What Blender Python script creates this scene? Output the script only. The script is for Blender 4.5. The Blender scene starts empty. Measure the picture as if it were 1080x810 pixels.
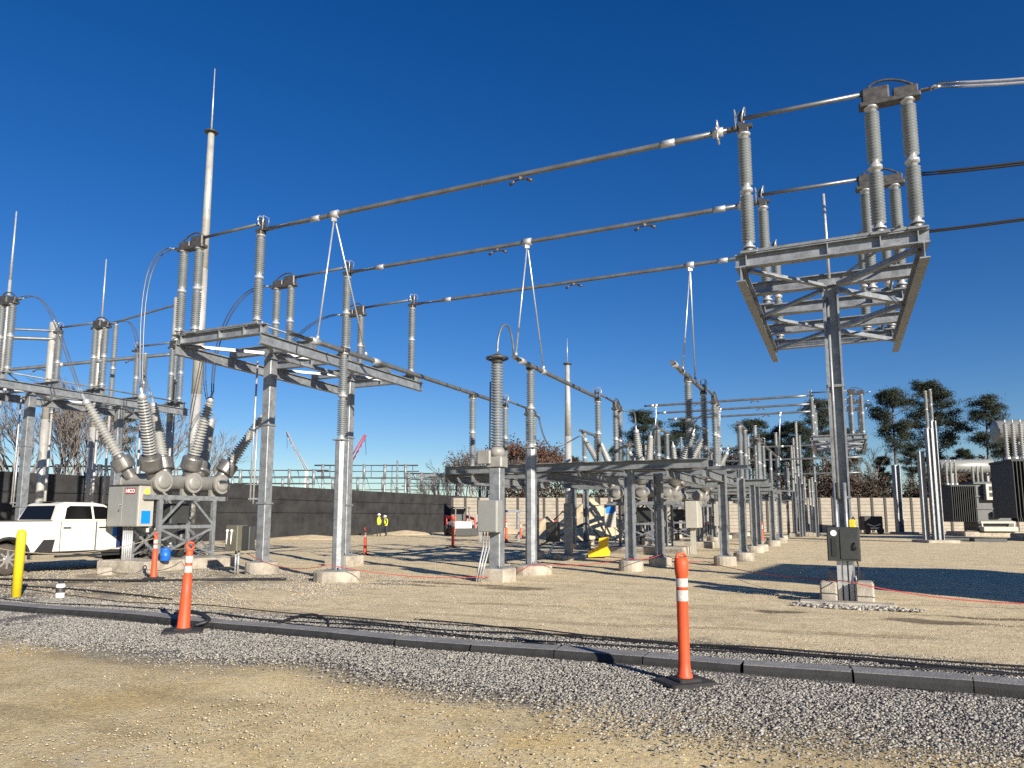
import bpy, math, random
import numpy as np
from mathutils import Vector, Matrix
random.seed(7); RNG = np.random.default_rng(11)
S = bpy.context.scene
COL = S.collection
R = math.radians
A = R(24.5)                      # the yard's own grid is turned by this much
CA, SA = math.cos(A), math.sin(A)
def xy(u, v): return (u*CA + v*SA, -u*SA + v*CA)
def W(px, d): return ((px-540)/766.0*d, d)

# ------------------------------------------------------------------ materials
def mat(name, col, rough=0.6, metal=0.0, var=0.0, scale=6.0, bump=0.0, bscale=40.0, col2=None, spec=None, detail=6.0):
    m = bpy.data.materials.new(name); m.use_nodes = True
    nt = m.node_tree; b = nt.nodes['Principled BSDF']
    b.inputs['Roughness'].default_value = rough; b.inputs['Metallic'].default_value = metal
    if spec is not None: b.inputs['Specular IOR Level'].default_value = spec
    b.inputs['Base Color'].default_value = (*col, 1)
    if var or col2 or bump:
        tc = nt.nodes.new('ShaderNodeTexCoord')
    if var or col2:
        n = nt.nodes.new('ShaderNodeTexNoise'); n.inputs['Scale'].default_value = scale; n.inputs['Detail'].default_value = detail
        n.inputs['Roughness'].default_value = 0.65
        nt.links.new(tc.outputs['Object'], n.inputs['Vector'])
        r = nt.nodes.new('ShaderNodeValToRGB')
        c2 = col2 or tuple(c*(1-var) for c in col); c1 = col if col2 else tuple(min(1, c*(1+var)) for c in col)
        r.color_ramp.elements[0].position = .35; r.color_ramp.elements[1].position = .65
        r.color_ramp.elements[0].color = (*c2, 1); r.color_ramp.elements[1].color = (*c1, 1)
        nt.links.new(n.outputs['Fac'], r.inputs['Fac']); nt.links.new(r.outputs['Color'], b.inputs['Base Color'])
        mr = nt.nodes.new('ShaderNodeMapRange'); mr.inputs['To Min'].default_value = max(0, rough-.1); mr.inputs['To Max'].default_value = min(1, rough+.12)
        nt.links.new(n.outputs['Fac'], mr.inputs['Value']); nt.links.new(mr.outputs['Result'], b.inputs['Roughness'])
    if bump:
        n2 = nt.nodes.new('ShaderNodeTexNoise'); n2.inputs['Scale'].default_value = bscale; n2.inputs['Detail'].default_value = 5
        nt.links.new(tc.outputs['Object'], n2.inputs['Vector'])
        bp = nt.nodes.new('ShaderNodeBump'); bp.inputs['Strength'].default_value = bump; bp.inputs['Distance'].default_value = .02
        nt.links.new(n2.outputs['Fac'], bp.inputs['Height']); nt.links.new(bp.outputs['Normal'], b.inputs['Normal'])
    return m
M = {}
M['galv'] = mat('galvanised steel', (.31,.33,.345), .45, .4, scale=5, col2=(.18,.192,.205), bump=.15, bscale=30, detail=9)
M['galv_old'] = mat('weathered steel', (.26,.275,.28), .5, .35, scale=4, col2=(.15,.16,.165), bump=.15, bscale=30, detail=9)
M['pole'] = mat('pole steel', (.46,.455,.42), .42, .25, scale=3, col2=(.35,.345,.32), detail=8)
M['alu'] = mat('aluminium tube', (.20,.21,.215), .42, .6, var=.2, scale=2.5)
M['alu_bright'] = mat('bright aluminium', (.52,.54,.56), .35, .6, var=.1, scale=5)
M['fitting'] = mat('cast fitting', (.09,.085,.08), .5, .5, var=.3, scale=9)
M['porc'] = mat('grey porcelain', (.18,.20,.215), .28, 0, var=.14, scale=3)
M['porc_light'] = mat('pale porcelain', (.27,.275,.265), .3, 0, var=.1, scale=4)
M['cap'] = mat('zinc cap', (.50,.51,.51), .4, .5, var=.15, scale=8)
M['tank'] = mat('breaker grey paint', (.25,.245,.225), .45, .05, var=.12, scale=4)
M['turret'] = mat('turret metal', (.21,.205,.195), .36, .6, var=.22, scale=5)
M['cab_front'] = mat('cabinet paint', (.25,.255,.24), .4, .1, var=.05, scale=3)
M['cab_pale_lit'] = mat('pale sunlit cabinet paint', (.42,.405,.35), .4, .1, var=.05, scale=3)  # sunlit side of the breaker cabinet put into the tone; plain pale paint elsewhere
M['box_dark'] = mat('dark cabinet paint', (.05,.053,.052), .42, .2, var=.12, scale=5)
M['box_olive'] = mat('olive cabinet paint', (.12,.115,.085), .5, .1, var=.15, scale=5)
M['conc'] = mat('footing concrete', (.46,.415,.34), .9, 0, scale=3.2, col2=(.26,.23,.185), bump=.7, bscale=60, detail=10)
M['rubber'] = mat('black rubber', (.022,.022,.022), .75, 0, var=.3, scale=8, bump=.3, bscale=60)
M['ramp'] = mat('cable ramp rubber', (.25,.245,.24), .85, 0, scale=7, col2=(.15,.148,.145), bump=.6, bscale=45, detail=9)
M['cable'] = mat('black cable jacket', (.014,.014,.015), .5, 0)
M['orange'] = mat('orange plastic', (.72,.085,.02), .55, 0, scale=14, col2=(.56,.075,.028), detail=9)
M['white_tape'] = mat('reflective white', (.66,.64,.58), .5, 0, scale=12, col2=(.42,.39,.33), detail=9)
M['yellow'] = mat('yellow paint', (.74,.58,.005), .5, 0, scale=12, col2=(.60,.46,.03), detail=9)
M['bucket_yellow'] = mat('machine yellow', (.80,.50,.012), .5, 0, var=.15, scale=4)
M['blue'] = mat('blue plastic', (.012,.13,.55), .45, 0, var=.1, scale=6)
M['bluesign'] = mat('blue placard', (.0,.20,.68), .5)
M['redsign'] = mat('maroon plate', (.30,.012,.02), .5)
M['sticker_yellow'] = mat('yellow sticker', (.85,.72,.05), .5)
M['white'] = mat('white paint', (.78,.77,.74), .5, 0, var=.05)
M['truck'] = mat('truck white paint', (.64,.62,.55), .3, 0, var=.05, scale=1.5)
M['navy'] = mat('navy door shade', (.015,.03,.11), .4)  # stands for shade on the truck's front door
M['glass'] = mat('dark glass', (.006,.006,.007), .22, 0, spec=.12)
M['tyre'] = mat('dusty tyre', (.085,.07,.055), .85, 0, scale=6, col2=(.035,.032,.03), bump=.5, bscale=25)
M['rim'] = mat('wheel rim', (.5,.48,.44), .35, .7, var=.2)
M['plastic'] = mat('black trim', (.02,.02,.02), .6)
M['red'] = mat('red machine paint', (.45,.02,.015), .5, 0, var=.2)
M['rope'] = mat('red rope', (.42,.04,.035), .8)
M['rope_grey'] = mat('dusty cord', (.30,.25,.18), .8)
M['fence'] = mat('black screening', (.034,.034,.034), .85, 0, scale=.9, col2=(.011,.011,.012), bump=.8, bscale=3, detail=8)
M['panel'] = mat('wall panel', (.37,.33,.27), .9, 0, scale=1.5, col2=(.27,.24,.195), bump=.5, bscale=10)
M['panelpost'] = mat('wall post', (.06,.055,.05), .85, 0, var=.2)
M['sand'] = mat('piled sand', (.64,.52,.33), .95, 0, scale=1.5, col2=(.46,.37,.23), bump=.8, bscale=12)
M['bark'] = mat('pine bark', (.14,.095,.07), .9, 0, scale=5, col2=(.07,.05,.04))
M['bark_grey'] = mat('grey bark', (.25,.215,.19), .9, 0, scale=4, col2=(.14,.12,.105))
M['needle'] = mat('pine needles', (.030,.042,.020), .75, 0, scale=1.1, col2=(.010,.017,.009), detail=3)
M['leaf_red'] = mat('dry oak leaves', (.12,.05,.026), .8, 0, scale=.5, col2=(.06,.033,.02))
M['brush'] = mat('underbrush', (.062,.032,.018), .9, 0, scale=.4, col2=(.02,.02,.011))
M['trafo'] = mat('transformer grey', (.095,.10,.10), .45, .05, var=.1, scale=2)
M['fin'] = mat('radiator fins', (.035,.037,.037), .6, .1, var=.2, scale=2)
M['skin'] = mat('skin', (.45,.27,.19), .6)
M['dark_cloth'] = mat('dark work clothes', (.03,.033,.045), .9)
M['vest'] = mat('yellow hi-vis cloth', (.75,.85,.05), .8)
M['stone'] = mat('shade building wall', (.42,.39,.34), .8, 0, var=.1)
M['crane_pale'] = mat('pale crane paint', (.62,.58,.52), .5)
M['crane_red'] = mat('red crane paint', (.55,.07,.07), .5)

# ------------------------------------------------------------------ mesh helper
def basis(d, up=None):
    d = Vector(d).normalized()
    up = Vector(up) if up is not None else Vector((0,0,1))
    if abs(d.dot(up.normalized())) > .98: up = Vector((0,1,0)) if abs(d.y) < .9 else Vector((1,0,0))
    x = d.cross(up).normalized(); y = x.cross(d).normalized()
    return x, y, d
class MB:
    def __init__(s): s.v=[]; s.f=[]; s.sm=[]; s.mi=[]; s.m=0
    def face(s, idx, smooth=False): s.f.append(idx); s.sm.append(smooth); s.mi.append(s.m)
    def box(s, x0,x1,y0,y1,z0,z1, mtx=None):
        n=len(s.v); P=[(x,y,z) for z in (z0,z1) for y in (y0,y1) for x in (x0,x1)]
        if mtx is not None: P=[tuple(mtx@Vector(p)) for p in P]
        s.v+=P
        for q in ((0,2,3,1),(4,5,7,6),(0,1,5,4),(2,6,7,3),(0,4,6,2),(1,3,7,5)): s.face([n+i for i in q])
        return s
    def cbox(s, x0,x1,y0,y1,z0,z1, c=.02):       # box with chamfered vertical edges and top
        poly=[(x0+c,y0),(x1-c,y0),(x1,y0+c),(x1,y1-c),(x1-c,y1),(x0+c,y1),(x0,y1-c),(x0,y0+c)]
        cx,cy=(x0+x1)/2,(y0+y1)/2
        kx=1-2*c/(x1-x0); ky=1-2*c/(y1-y0)
        n=len(s.v); s.v+=[(p[0],p[1],z0) for p in poly]+[(p[0],p[1],z1-c) for p in poly]+[(cx+(p[0]-cx)*kx,cy+(p[1]-cy)*ky,z1) for p in poly]
        for l in (0,8):
            for i in range(8): s.face([n+l+i,n+l+(i+1)%8,n+l+8+(i+1)%8,n+l+8+i])
        s.face([n+16+i for i in range(8)]); s.face([n+7-i for i in range(8)])
        return s
    def prof(s, p, q, poly, up=None, smooth=False, caps=True):
        p,q=Vector(p),Vector(q); x,y,d=basis(q-p,up); n=len(s.v); k=len(poly)
        for o in (p,q): s.v += [tuple(o+x*a+y*b) for a,b in poly]
        for i in range(k): s.face([n+i,n+(i+1)%k,n+k+(i+1)%k,n+k+i],smooth)
        if caps: s.face([n+k-1-i for i in range(k)]); s.face([n+k+i for i in range(k)])
        return s
    def bar(s,p,q,w,h,up=None): return s.prof(p,q,[(-w/2,-h/2),(w/2,-h/2),(w/2,h/2),(-w/2,h/2)],up)
    def ibeam(s,p,q,w,h,up=None,t=.018,ft=.022):
        a,b=w/2,h/2; g=t/2
        return s.prof(p,q,[(-a,-b),(a,-b),(a,-b+ft),(g,-b+ft),(g,b-ft),(a,b-ft),(a,b),(-a,b),(-a,b-ft),(-g,b-ft),(-g,-b+ft),(-a,-b+ft)],up)
    def angle(s,p,q,w=.09,t=.012,up=None):
        return s.prof(p,q,[(0,0),(w,0),(w,t),(t,t),(t,w),(0,w)],up)
    def lathe(s, prof, n=12, p=(0,0,0), axis=(0,0,1), smooth=True, caps=True):
        p=Vector(p); x,y,d=basis(axis); b=len(s.v); k=len(prof)
        cs=[(math.cos(2*math.pi*i/n),math.sin(2*math.pi*i/n)) for i in range(n)]
        for r,z in prof:
            for c,sn in cs: s.v.append(tuple(p+d*z+x*(r*c)+y*(r*sn)))
        for j in range(k-1):
            for i in range(n):
                i2=(i+1)%n; s.face([b+j*n+i,b+j*n+i2,b+(j+1)*n+i2,b+(j+1)*n+i],smooth)
        if caps: s.face([b+n-1-i for i in range(n)]); s.face([b+(k-1)*n+i for i in range(n)])
        return s
    def cyl(s,p,q,r,r2=None,n=12,smooth=True):
        p,q=Vector(p),Vector(q); return s.lathe([(r,0),(r if r2 is None else r2,(q-p).length)],n,p,q-p,smooth)
    def tube(s, pts, r, n=8, taper=None):
        pts=[Vector(p) for p in pts]; b=len(s.v); px=None
        for i,p in enumerate(pts):
            d=(pts[min(i+1,len(pts)-1)]-pts[max(i-1,0)])
            if d.length<1e-6: d=Vector((0,0,1))
            d.normalize()
            if px is None: x,y,_=basis(d)
            else:
                x=px-d*px.dot(d)
                x=x.normalized() if x.length>1e-4 else basis(d)[0]
                y=d.cross(x).normalized()
            px=x; rr=r if taper is None else r+(taper-r)*i/(len(pts)-1)
            for j in range(n):
                a=2*math.pi*j/n; s.v.append(tuple(p+x*(rr*math.cos(a))+y*(rr*math.sin(a))))
        for i in range(len(pts)-1):
            for j in range(n):
                j2=(j+1)%n; s.face([b+i*n+j,b+i*n+j2,b+(i+1)*n+j2,b+(i+1)*n+j],True)
        s.face([b+n-1-j for j in range(n)]); s.face([b+(len(pts)-1)*n+j for j in range(n)])
        return s
    def extr(s, poly, y0, y1):                   # polygon in x,z pushed along y
        n=len(s.v); k=len(poly)
        s.v += [(a,y0,b) for a,b in poly]+[(a,y1,b) for a,b in poly]
        for i in range(k): s.face([n+i,n+(i+1)%k,n+k+(i+1)%k,n+k+i])
        s.face([n+k-1-i for i in range(k)]); s.face([n+k+i for i in range(k)])
        return s
    def build(s, name, m, parent=None, loc=None, rotz=0.0):
        me=bpy.data.meshes.new(name); me.from_pydata([tuple(p) for p in s.v],[],s.f)
        ms=m if isinstance(m,(list,tuple)) else [m]
        for x in ms: me.materials.append(M[x])
        me.polygons.foreach_set('use_smooth',s.sm); me.polygons.foreach_set('material_index',s.mi); me.update()
        import bmesh
        bm=bmesh.new(); bm.from_mesh(me); bmesh.ops.recalc_face_normals(bm,faces=bm.faces); bm.to_mesh(me); bm.free()
        o=bpy.data.objects.new(name,me); COL.objects.link(o)
        if parent is not None: o.parent=parent
        if loc is not None: o.location=loc
        o.rotation_euler.z=rotz
        return o
def tag(o,label=None,cat=None,group=None,kind=None):
    if label: o['label']=label
    if cat: o['category']=cat
    if group: o['group']=group
    if kind: o['kind']=kind
    return o
def empty(name,loc,rz=0.0):
    o=bpy.data.objects.new(name,None); COL.objects.link(o); o.location=loc; o.rotation_euler=(0,0,rz); o.empty_display_size=.2
    return o
def thing(name,label,cat,u,v,z=0,rot=0.0,group=None):      # root on the yard grid, local x along u and y along v
    X,Y=xy(u,v); return tag(empty(name,(X,Y,z),-A+rot),label,cat,group)
def copy_tree(o,parent=None):
    c=o.copy(); COL.objects.link(c)
    if parent is not None: c.parent=parent; c.matrix_parent_inverse=o.matrix_parent_inverse.copy()
    for ch in list(o.children): copy_tree(ch,c)
    return c
def clone(o,label,u,v,z=0,rot=0.0,group=None):
    c=copy_tree(o); X,Y=xy(u,v); c.location=(X,Y,z); c.rotation_euler=(0,0,-A+rot); c['label']=label
    if group: c['group']=group
    return c
def text_mesh(name,txt,size,m,parent,loc,rot,ext=.002,bold=.0):
    cu=bpy.data.curves.new(name,'FONT'); cu.body=txt; cu.size=size; cu.extrude=ext; cu.align_x='CENTER'; cu.align_y='CENTER'; cu.offset=bold
    t=bpy.data.objects.new('tmp',cu); COL.objects.link(t)
    dg=bpy.context.evaluated_depsgraph_get(); dg.update()
    me=bpy.data.meshes.new_from_object(t.evaluated_get(dg)); bpy.data.objects.remove(t)
    me.name=name; me.materials.clear(); me.materials.append(M[m])
    o=bpy.data.objects.new(name,me); COL.objects.link(o); o.parent=parent; o.location=loc; o.rotation_euler=rot
    return o
def arc(p,q,sag,n=14,side=(0,0,0)):
    p,q=Vector(p),Vector(q); sd=Vector(side)
    return [p.lerp(q,t)+Vector((0,0,-4*sag*t*(1-t)))+sd*(4*t*(1-t)) for t in [i/n for i in range(n+1)]]
def bez(a,b,c,d,n=16):
    a,b,c,d=map(Vector,(a,b,c,d)); out=[]
    for i in range(n+1):
        t=i/n; k=1-t; out.append(a*k**3+b*(3*k*k*t)+c*(3*k*t*t)+d*t**3)
    return out
def UV(u,v,z): X,Y=xy(u,v); return Vector((X,Y,z))

# ------------------------------------------------------------------ camera, light
cam=bpy.data.cameras.new('camera'); co=bpy.data.objects.new('camera',cam); COL.objects.link(co)
cam.sensor_width=36; cam.lens=760/1080*36; cam.shift_y=42/1080; cam.clip_end=3000; cam.clip_start=.05
co.location=(0,0,1.55); co.rotation_euler=(R(90)+math.atan(98/760),0,0); S.camera=co
SUN_EL=R(21.5); SUN_AZ=R(31.5)          # sun low behind the camera, to its right
sd=Vector((math.sin(SUN_AZ)*math.cos(SUN_EL),-math.cos(SUN_AZ)*math.cos(SUN_EL),math.sin(SUN_EL)))
sl=bpy.data.lights.new('sun','SUN'); so=bpy.data.objects.new('sun',sl); COL.objects.link(so)
sl.energy=4.9; sl.angle=R(.5); sl.color=(1,.915,.79); so.rotation_euler=sd.to_track_quat('Z','Y').to_euler()
w=bpy.data.worlds.new('World'); S.world=w; w.use_nodes=True
nt=w.node_tree; bg=nt.nodes['Background']; sky=nt.nodes.new('ShaderNodeTexSky'); sky.sky_type='NISHITA'
sky.sun_disc=False; sky.sun_elevation=SUN_EL; sky.sun_rotation=math.pi-SUN_AZ
sky.air_density=1.0; sky.dust_density=.15; sky.ozone_density=4.0; sky.altitude=200
hs=nt.nodes.new('ShaderNodeHueSaturation'); hs.inputs['Saturation'].default_value=1.3; hs.inputs['Hue'].default_value=.5135
nt.links.new(sky.outputs['Color'],hs.inputs['Color']); nt.links.new(hs.outputs['Color'],bg.inputs['Color']); bg.inputs['Strength'].default_value=.06
S.view_settings.view_transform='Standard'; S.view_settings.look='None'; S.view_settings.exposure=0.82; S.view_settings.gamma=1
S.render.engine='CYCLES'
try: S.cycles.use_denoising=False; S.cycles.max_bounces=6; S.cycles.transparent_max_bounces=8
except Exception: pass

# ------------------------------------------------------------------ ground
def ground_material():
    m=bpy.data.materials.new('yard ground'); m.use_nodes=True; nt=m.node_tree; N=nt.nodes; L=nt.links; b=N['Principled BSDF']
    b.inputs['Roughness'].default_value=.95; b.inputs['Specular IOR Level'].default_value=.15
    tc=N.new('ShaderNodeTexCoord'); mp=N.new('ShaderNodeMapping'); mp.inputs['Rotation'].default_value=(0,0,A)
    L.new(tc.outputs['Object'],mp.inputs['Vector'])
    def noise(sc,det=6,rough=.6):
        n=N.new('ShaderNodeTexNoise'); n.inputs['Scale'].default_value=sc; n.inputs['Detail'].default_value=det; n.inputs['Roughness'].default_value=rough
        L.new(mp.outputs['Vector'],n.inputs['Vector']); return n.outputs['Fac']
    def math_(op,a,c=None,clamp=False):
        n=N.new('ShaderNodeMath'); n.operation=op; n.use_clamp=clamp
        for i,x in enumerate((a,c)):
            if x is None: continue
            if isinstance(x,(int,float)): n.inputs[i].default_value=x
            else: L.new(x,n.inputs[i])
        return n.outputs[0]
    def step(x,a,c):
        n=N.new('ShaderNodeMapRange'); n.interpolation_type='SMOOTHSTEP'; n.inputs['From Min'].default_value=a; n.inputs['From Max'].default_value=c
        L.new(x,n.inputs['Value']); return n.outputs['Result']
    def ramp(f,stops):
        r=N.new('ShaderNodeValToRGB'); e=r.color_ramp.elements
        while len(e)<len(stops): e.new(.5)
        for i,(p,c) in enumerate(stops): e[i].position=p; e[i].color=(*c,1)
        L.new(f,r.inputs['Fac']); return r.outputs['Color']
    def mix(f,a,c,t='MIX'):
        n=N.new('ShaderNodeMix'); n.data_type='RGBA'; n.blend_type=t
        if isinstance(f,(int,float)): n.inputs[0].default_value=f
        else: L.new(f,n.inputs[0])
        L.new(a,n.inputs[6]); L.new(c,n.inputs[7]); return n.outputs[2]
    sep=N.new('ShaderNodeSeparateXYZ'); L.new(mp.outputs['Vector'],sep.inputs[0]); u,v=sep.outputs[0],sep.outputs[1]
    big=noise(.35,5); med=noise(2.2,7,.7); fine=noise(26,6,.75); grit=noise(95,3,.8)
    vv=math_('ADD',v,math_('MULTIPLY',math_('SUBTRACT',big,.5),2.6)); vv=math_('ADD',vv,math_('MULTIPLY',math_('SUBTRACT',fine,.5),1.0))
    vv=math_('ADD',vv,math_('MULTIPLY',math_('SUBTRACT',med,.5),1.0))
    g1=math_('MULTIPLY',step(vv,5.35,6.35),math_('SUBTRACT',1.0,step(vv,8.9,9.7)))
    uu=math_('ADD',u,math_('MULTIPLY',math_('SUBTRACT',med,.5),2.5))
    g2=math_('MULTIPLY',math_('MULTIPLY',math_('SUBTRACT',1.0,step(uu,-13.5,-11.0)),step(vv,6.0,7.0)),math_('SUBTRACT',1.0,step(vv,15.2,17.0)))
    g2=math_('MULTIPLY',g2,step(med,.36,.58))
    # thin scatter of stone on the near dirt track, to the right
    g3=math_('MULTIPLY',math_('MULTIPLY',math_('SUBTRACT',1.0,step(vv,5.6,6.2)),step(big,.42,.62)),step(fine,.47,.6))
    dirt=ramp(med,[(.25,(.52,.405,.21)),(.5,(.70,.565,.32)),(.78,(.80,.68,.43))])
    dirt=mix(.75,dirt,ramp(fine,[(.3,(.55,.53,.5)),(.5,(1,1,1)),(.72,(1.18,1.16,1.12))]),'MULTIPLY')
    dirt=mix(.5,dirt,ramp(grit,[(.36,(.55,.52,.48)),(.5,(1,1,1)),(.68,(1.3,1.3,1.3))]),'MULTIPLY')
    dirt=mix(math_('MULTIPLY',step(noise(.75,4),.5,.66),.6),dirt,ramp(fine,[(.3,(.50,.36,.14)),(.7,(.70,.53,.25))]))
    dirt=mix(math_('MULTIPLY',step(noise(.55,5,.7),.54,.68),.55),dirt,ramp(fine,[(.3,(.36,.32,.24)),(.7,(.56,.51,.41))]))
    yard=ramp(med,[(.25,(.47,.385,.235)),(.5,(.67,.555,.355)),(.78,(.79,.675,.45))])
    yard=mix(.7,yard,ramp(fine,[(.3,(.62,.61,.6)),(.5,(1,1,1)),(.72,(1.15,1.15,1.15))]),'MULTIPLY')
    yard=mix(.4,yard,ramp(grit,[(.36,(.6,.6,.6)),(.5,(1,1,1)),(.68,(1.25,1.25,1.25))]),'MULTIPLY')
    base=mix(step(vv,8.0,9.4),dirt,yard)
    for sc_,w_ in ((34,.34),(75,.4)):        # small grains pressed into the soil
        vg=N.new('ShaderNodeTexVoronoi'); vg.inputs['Scale'].default_value=sc_; L.new(mp.outputs['Vector'],vg.inputs['Vector'])
        sg=N.new('ShaderNodeSeparateColor'); L.new(vg.outputs['Color'],sg.inputs[0])
        base=mix(w_,base,ramp(sg.outputs[1],[(0,(.55,.53,.5)),(.3,(.92,.92,.92)),(.75,(1.02,1.02,1.02)),(.93,(1.3,1.28,1.25)),(1,(1.55,1.5,1.45))]),'MULTIPLY')
    vo=N.new('ShaderNodeTexVoronoi'); vo.inputs['Scale'].default_value=38; L.new(mp.outputs['Vector'],vo.inputs['Vector'])
    sv=N.new('ShaderNodeSeparateColor'); L.new(vo.outputs['Color'],sv.inputs[0])
    stone=ramp(sv.outputs[0],[(0,(.11,.103,.095)),(.45,(.27,.255,.235)),(.8,(.38,.365,.335)),(1,(.5,.48,.45))])
    stone=mix(1.0,stone,ramp(vo.outputs['Distance'],[(.25,(1,1,1)),(.62,(.35,.34,.33))]),'MULTIPLY')
    gm=math_('MAXIMUM',g1,math_('MAXIMUM',math_('MULTIPLY',g2,.8),math_('MULTIPLY',g3,.55)))
    col=mix(gm,base,stone)
    # a few damp stains on the hard standing
    for (su,sv_,ru,rv) in ((-8.6,15.1,2.2,.28),(-6.6,14.75,.8,.42),(1.3,12.8,1.1,.3),(-9.4,14.4,1.6,.2),(3.2,13.6,2.6,.2),(-1.0,12.9,.45,.3)):
        du=math_('DIVIDE',math_('SUBTRACT',u,su),ru); dv=math_('DIVIDE',math_('SUBTRACT',v,sv_),rv)
        d=math_('ADD',math_('MULTIPLY',du,du),math_('MULTIPLY',dv,dv)); d=math_('ADD',d,math_('MULTIPLY',math_('SUBTRACT',noise(1.6,4),.5),3.2))
        f=math_('MULTIPLY',math_('SUBTRACT',1.0,step(d,.35,1.0)),.8)
        dk=N.new('ShaderNodeRGB'); dk.outputs[0].default_value=(.13,.105,.07,1); col=mix(f,col,dk.outputs[0])
    # wheel tracks and dragged marks across the yard
    su_=N.new('ShaderNodeMath'); su_.operation='SINE'; L.new(math_('MULTIPLY',u,.22),su_.inputs[0]); trk=None
    for c_ in (2.6,4.4,10.9,12.6):
        ab=math_('ABSOLUTE',math_('SUBTRACT',math_('ADD',v,math_('MULTIPLY',math_('SUBTRACT',med,.5),.25)),math_('ADD',math_('MULTIPLY',su_.outputs[0],.55),c_)))
        f_=math_('SUBTRACT',1.0,step(ab,.07,.2)); trk=f_ if trk is None else math_('MAXIMUM',trk,f_)
    trk=math_('MULTIPLY',math_('MULTIPLY',trk,step(big,.38,.55)),math_('SUBTRACT',1.0,gm))
    tdk=N.new('ShaderNodeRGB'); tdk.outputs[0].default_value=(.80,.79,.77,1); col=mix(trk,col,mix(1.0,col,tdk.outputs[0],'MULTIPLY'))
    wv=N.new('ShaderNodeTexNoise'); wv.inputs['Scale'].default_value=1.0; wv.inputs['Detail'].default_value=5
    m2=N.new('ShaderNodeMapping'); m2.inputs['Scale'].default_value=(.3,1.5,1); L.new(mp.outputs['Vector'],m2.inputs['Vector']); L.new(m2.outputs['Vector'],wv.inputs['Vector'])
    col=mix(.55,col,ramp(wv.outputs['Fac'],[(.28,(.62,.61,.6)),(.45,(.95,.95,.95)),(.7,(1.12,1.12,1.1))]),'MULTIPLY')
    L.new(col,b.inputs['Base Color'])
    h=math_('ADD',math_('MULTIPLY',fine,.8),math_('MULTIPLY',grit,.45)); h=math_('ADD',h,math_('MULTIPLY',med,1.2))
    h=math_('ADD',h,math_('MULTIPLY',math_('MULTIPLY',math_('SUBTRACT',.7,vo.outputs['Distance']),gm),1.6))
    h=math_('SUBTRACT',h,math_('MULTIPLY',trk,.9))
    bp=N.new('ShaderNodeBump'); bp.inputs['Strength'].default_value=.7; bp.inputs['Distance'].default_value=.03
    L.new(h,bp.inputs['Height']); L.new(bp.outputs['Normal'],b.inputs['Normal'])
    return m
M['ground']=ground_material()
def ground():
    # one sheet, fine near the camera, out to the horizon, with low swells
    xs=np.concatenate([[-900,-400,-200,-110,-70],np.arange(-45,45.1,.75),[70,110,200,400,900]])
    ys=np.concatenate([[-300,-100,-40,-15],np.arange(-5,60.1,.75),[75,95,130,200,400,1200]])
    b=MB(); nx=len(xs)
    for y in ys:
        for x in xs:
            z=.018*math.sin(x*1.1+.7*math.sin(y*.8))*math.sin(y*.9+1)+.012*math.sin(x*2.7+y*1.9) if abs(x)<45 and -5<y<60 else -.01
            b.v.append((x,y,z-.012))
    for j in range(len(ys)-1):
        for i in range(nx-1): b.face([j*nx+i,j*nx+i+1,(j+1)*nx+i+1,(j+1)*nx+i],True)
    return tag(b.build('ground','ground'),kind='structure')
ground()
def stones(name,n,region,smin,smax,mats,keep=None):
    # many small broken stones as one mass
    u0,u1,v0,v1=region
    U=RNG.uniform(u0,u1,n*3); V=RNG.uniform(v0,v1,n*3)
    X=U*CA+V*SA; Y=-U*SA+V*CA
    ok=(np.abs(X)<Y*.8+1.0)&(Y>3.6)
    if keep is not None: ok&=keep(U,V)
    X,Y=X[ok][:n],Y[ok][:n]; n=len(X)
    s=RNG.uniform(smin,smax,n)*RNG.choice([.7,1,1,1.25],n)
    base=np.array([(1,0,0),(-.5,.87,0),(-.5,-.87,0),(.45,.6,.75),(-.8,.05,.7),(.4,-.65,.8)])
    P=base[None]*RNG.uniform(.65,1.25,(n,6,1))
    a=RNG.uniform(0,6.28,n); c,sn=np.cos(a),np.sin(a)
    t=RNG.uniform(-.7,.7,n); ct,st=np.cos(t),np.sin(t)
    x,y,z=P[...,0],P[...,1],P[...,2]
    y,z=y*ct[:,None]-z*st[:,None],y*st[:,None]+z*ct[:,None]
    x,y=x*c[:,None]-y*sn[:,None],x*sn[:,None]+y*c[:,None]
    z=z*RNG.uniform(.55,.95,(n,1))
    Vt=np.stack([X[:,None]+x*s[:,None],Y[:,None]+y*s[:,None],z*s[:,None]+s[:,None]*.15],-1).reshape(-1,3)
    F0=np.array([(0,1,3),(1,4,3),(1,2,4),(2,5,4),(2,0,5),(0,3,5),(3,4,5)])
    F=(F0[None]+6*np.arange(n)[:,None,None]).reshape(-1,3)
    me=bpy.data.meshes.new(name); me.vertices.add(len(Vt)); me.vertices.foreach_set('co',Vt.astype(np.float32).ravel())
    me.loops.add(F.size); me.loops.foreach_set('vertex_index',F.astype(np.int32).ravel())
    me.polygons.add(len(F)); me.polygons.foreach_set('loop_start',np.arange(0,F.size,3,dtype=np.int32))
    mi=np.repeat(RNG.integers(0,len(mats),n),7).astype(np.int32); me.polygons.foreach_set('material_index',mi)
    for q in mats: me.materials.append(M[q])
    me.update(calc_edges=True); me.validate()
    o=bpy.data.objects.new(name,me); COL.objects.link(o); tag(o,kind='stuff'); return o
for i,c in enumerate([(.275,.262,.232),(.33,.312,.272),(.21,.2,.178),(.39,.365,.315),(.15,.143,.128)]): M['st%d'%i]=mat('crushed stone',c,.85,0,var=.12,scale=30)
for i,c in enumerate([(.50,.405,.245),(.55,.45,.29),(.40,.32,.19),(.52,.46,.36)]): M['pb%d'%i]=mat('dirt pebble',c,.9,0,var=.1,scale=30)
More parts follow.
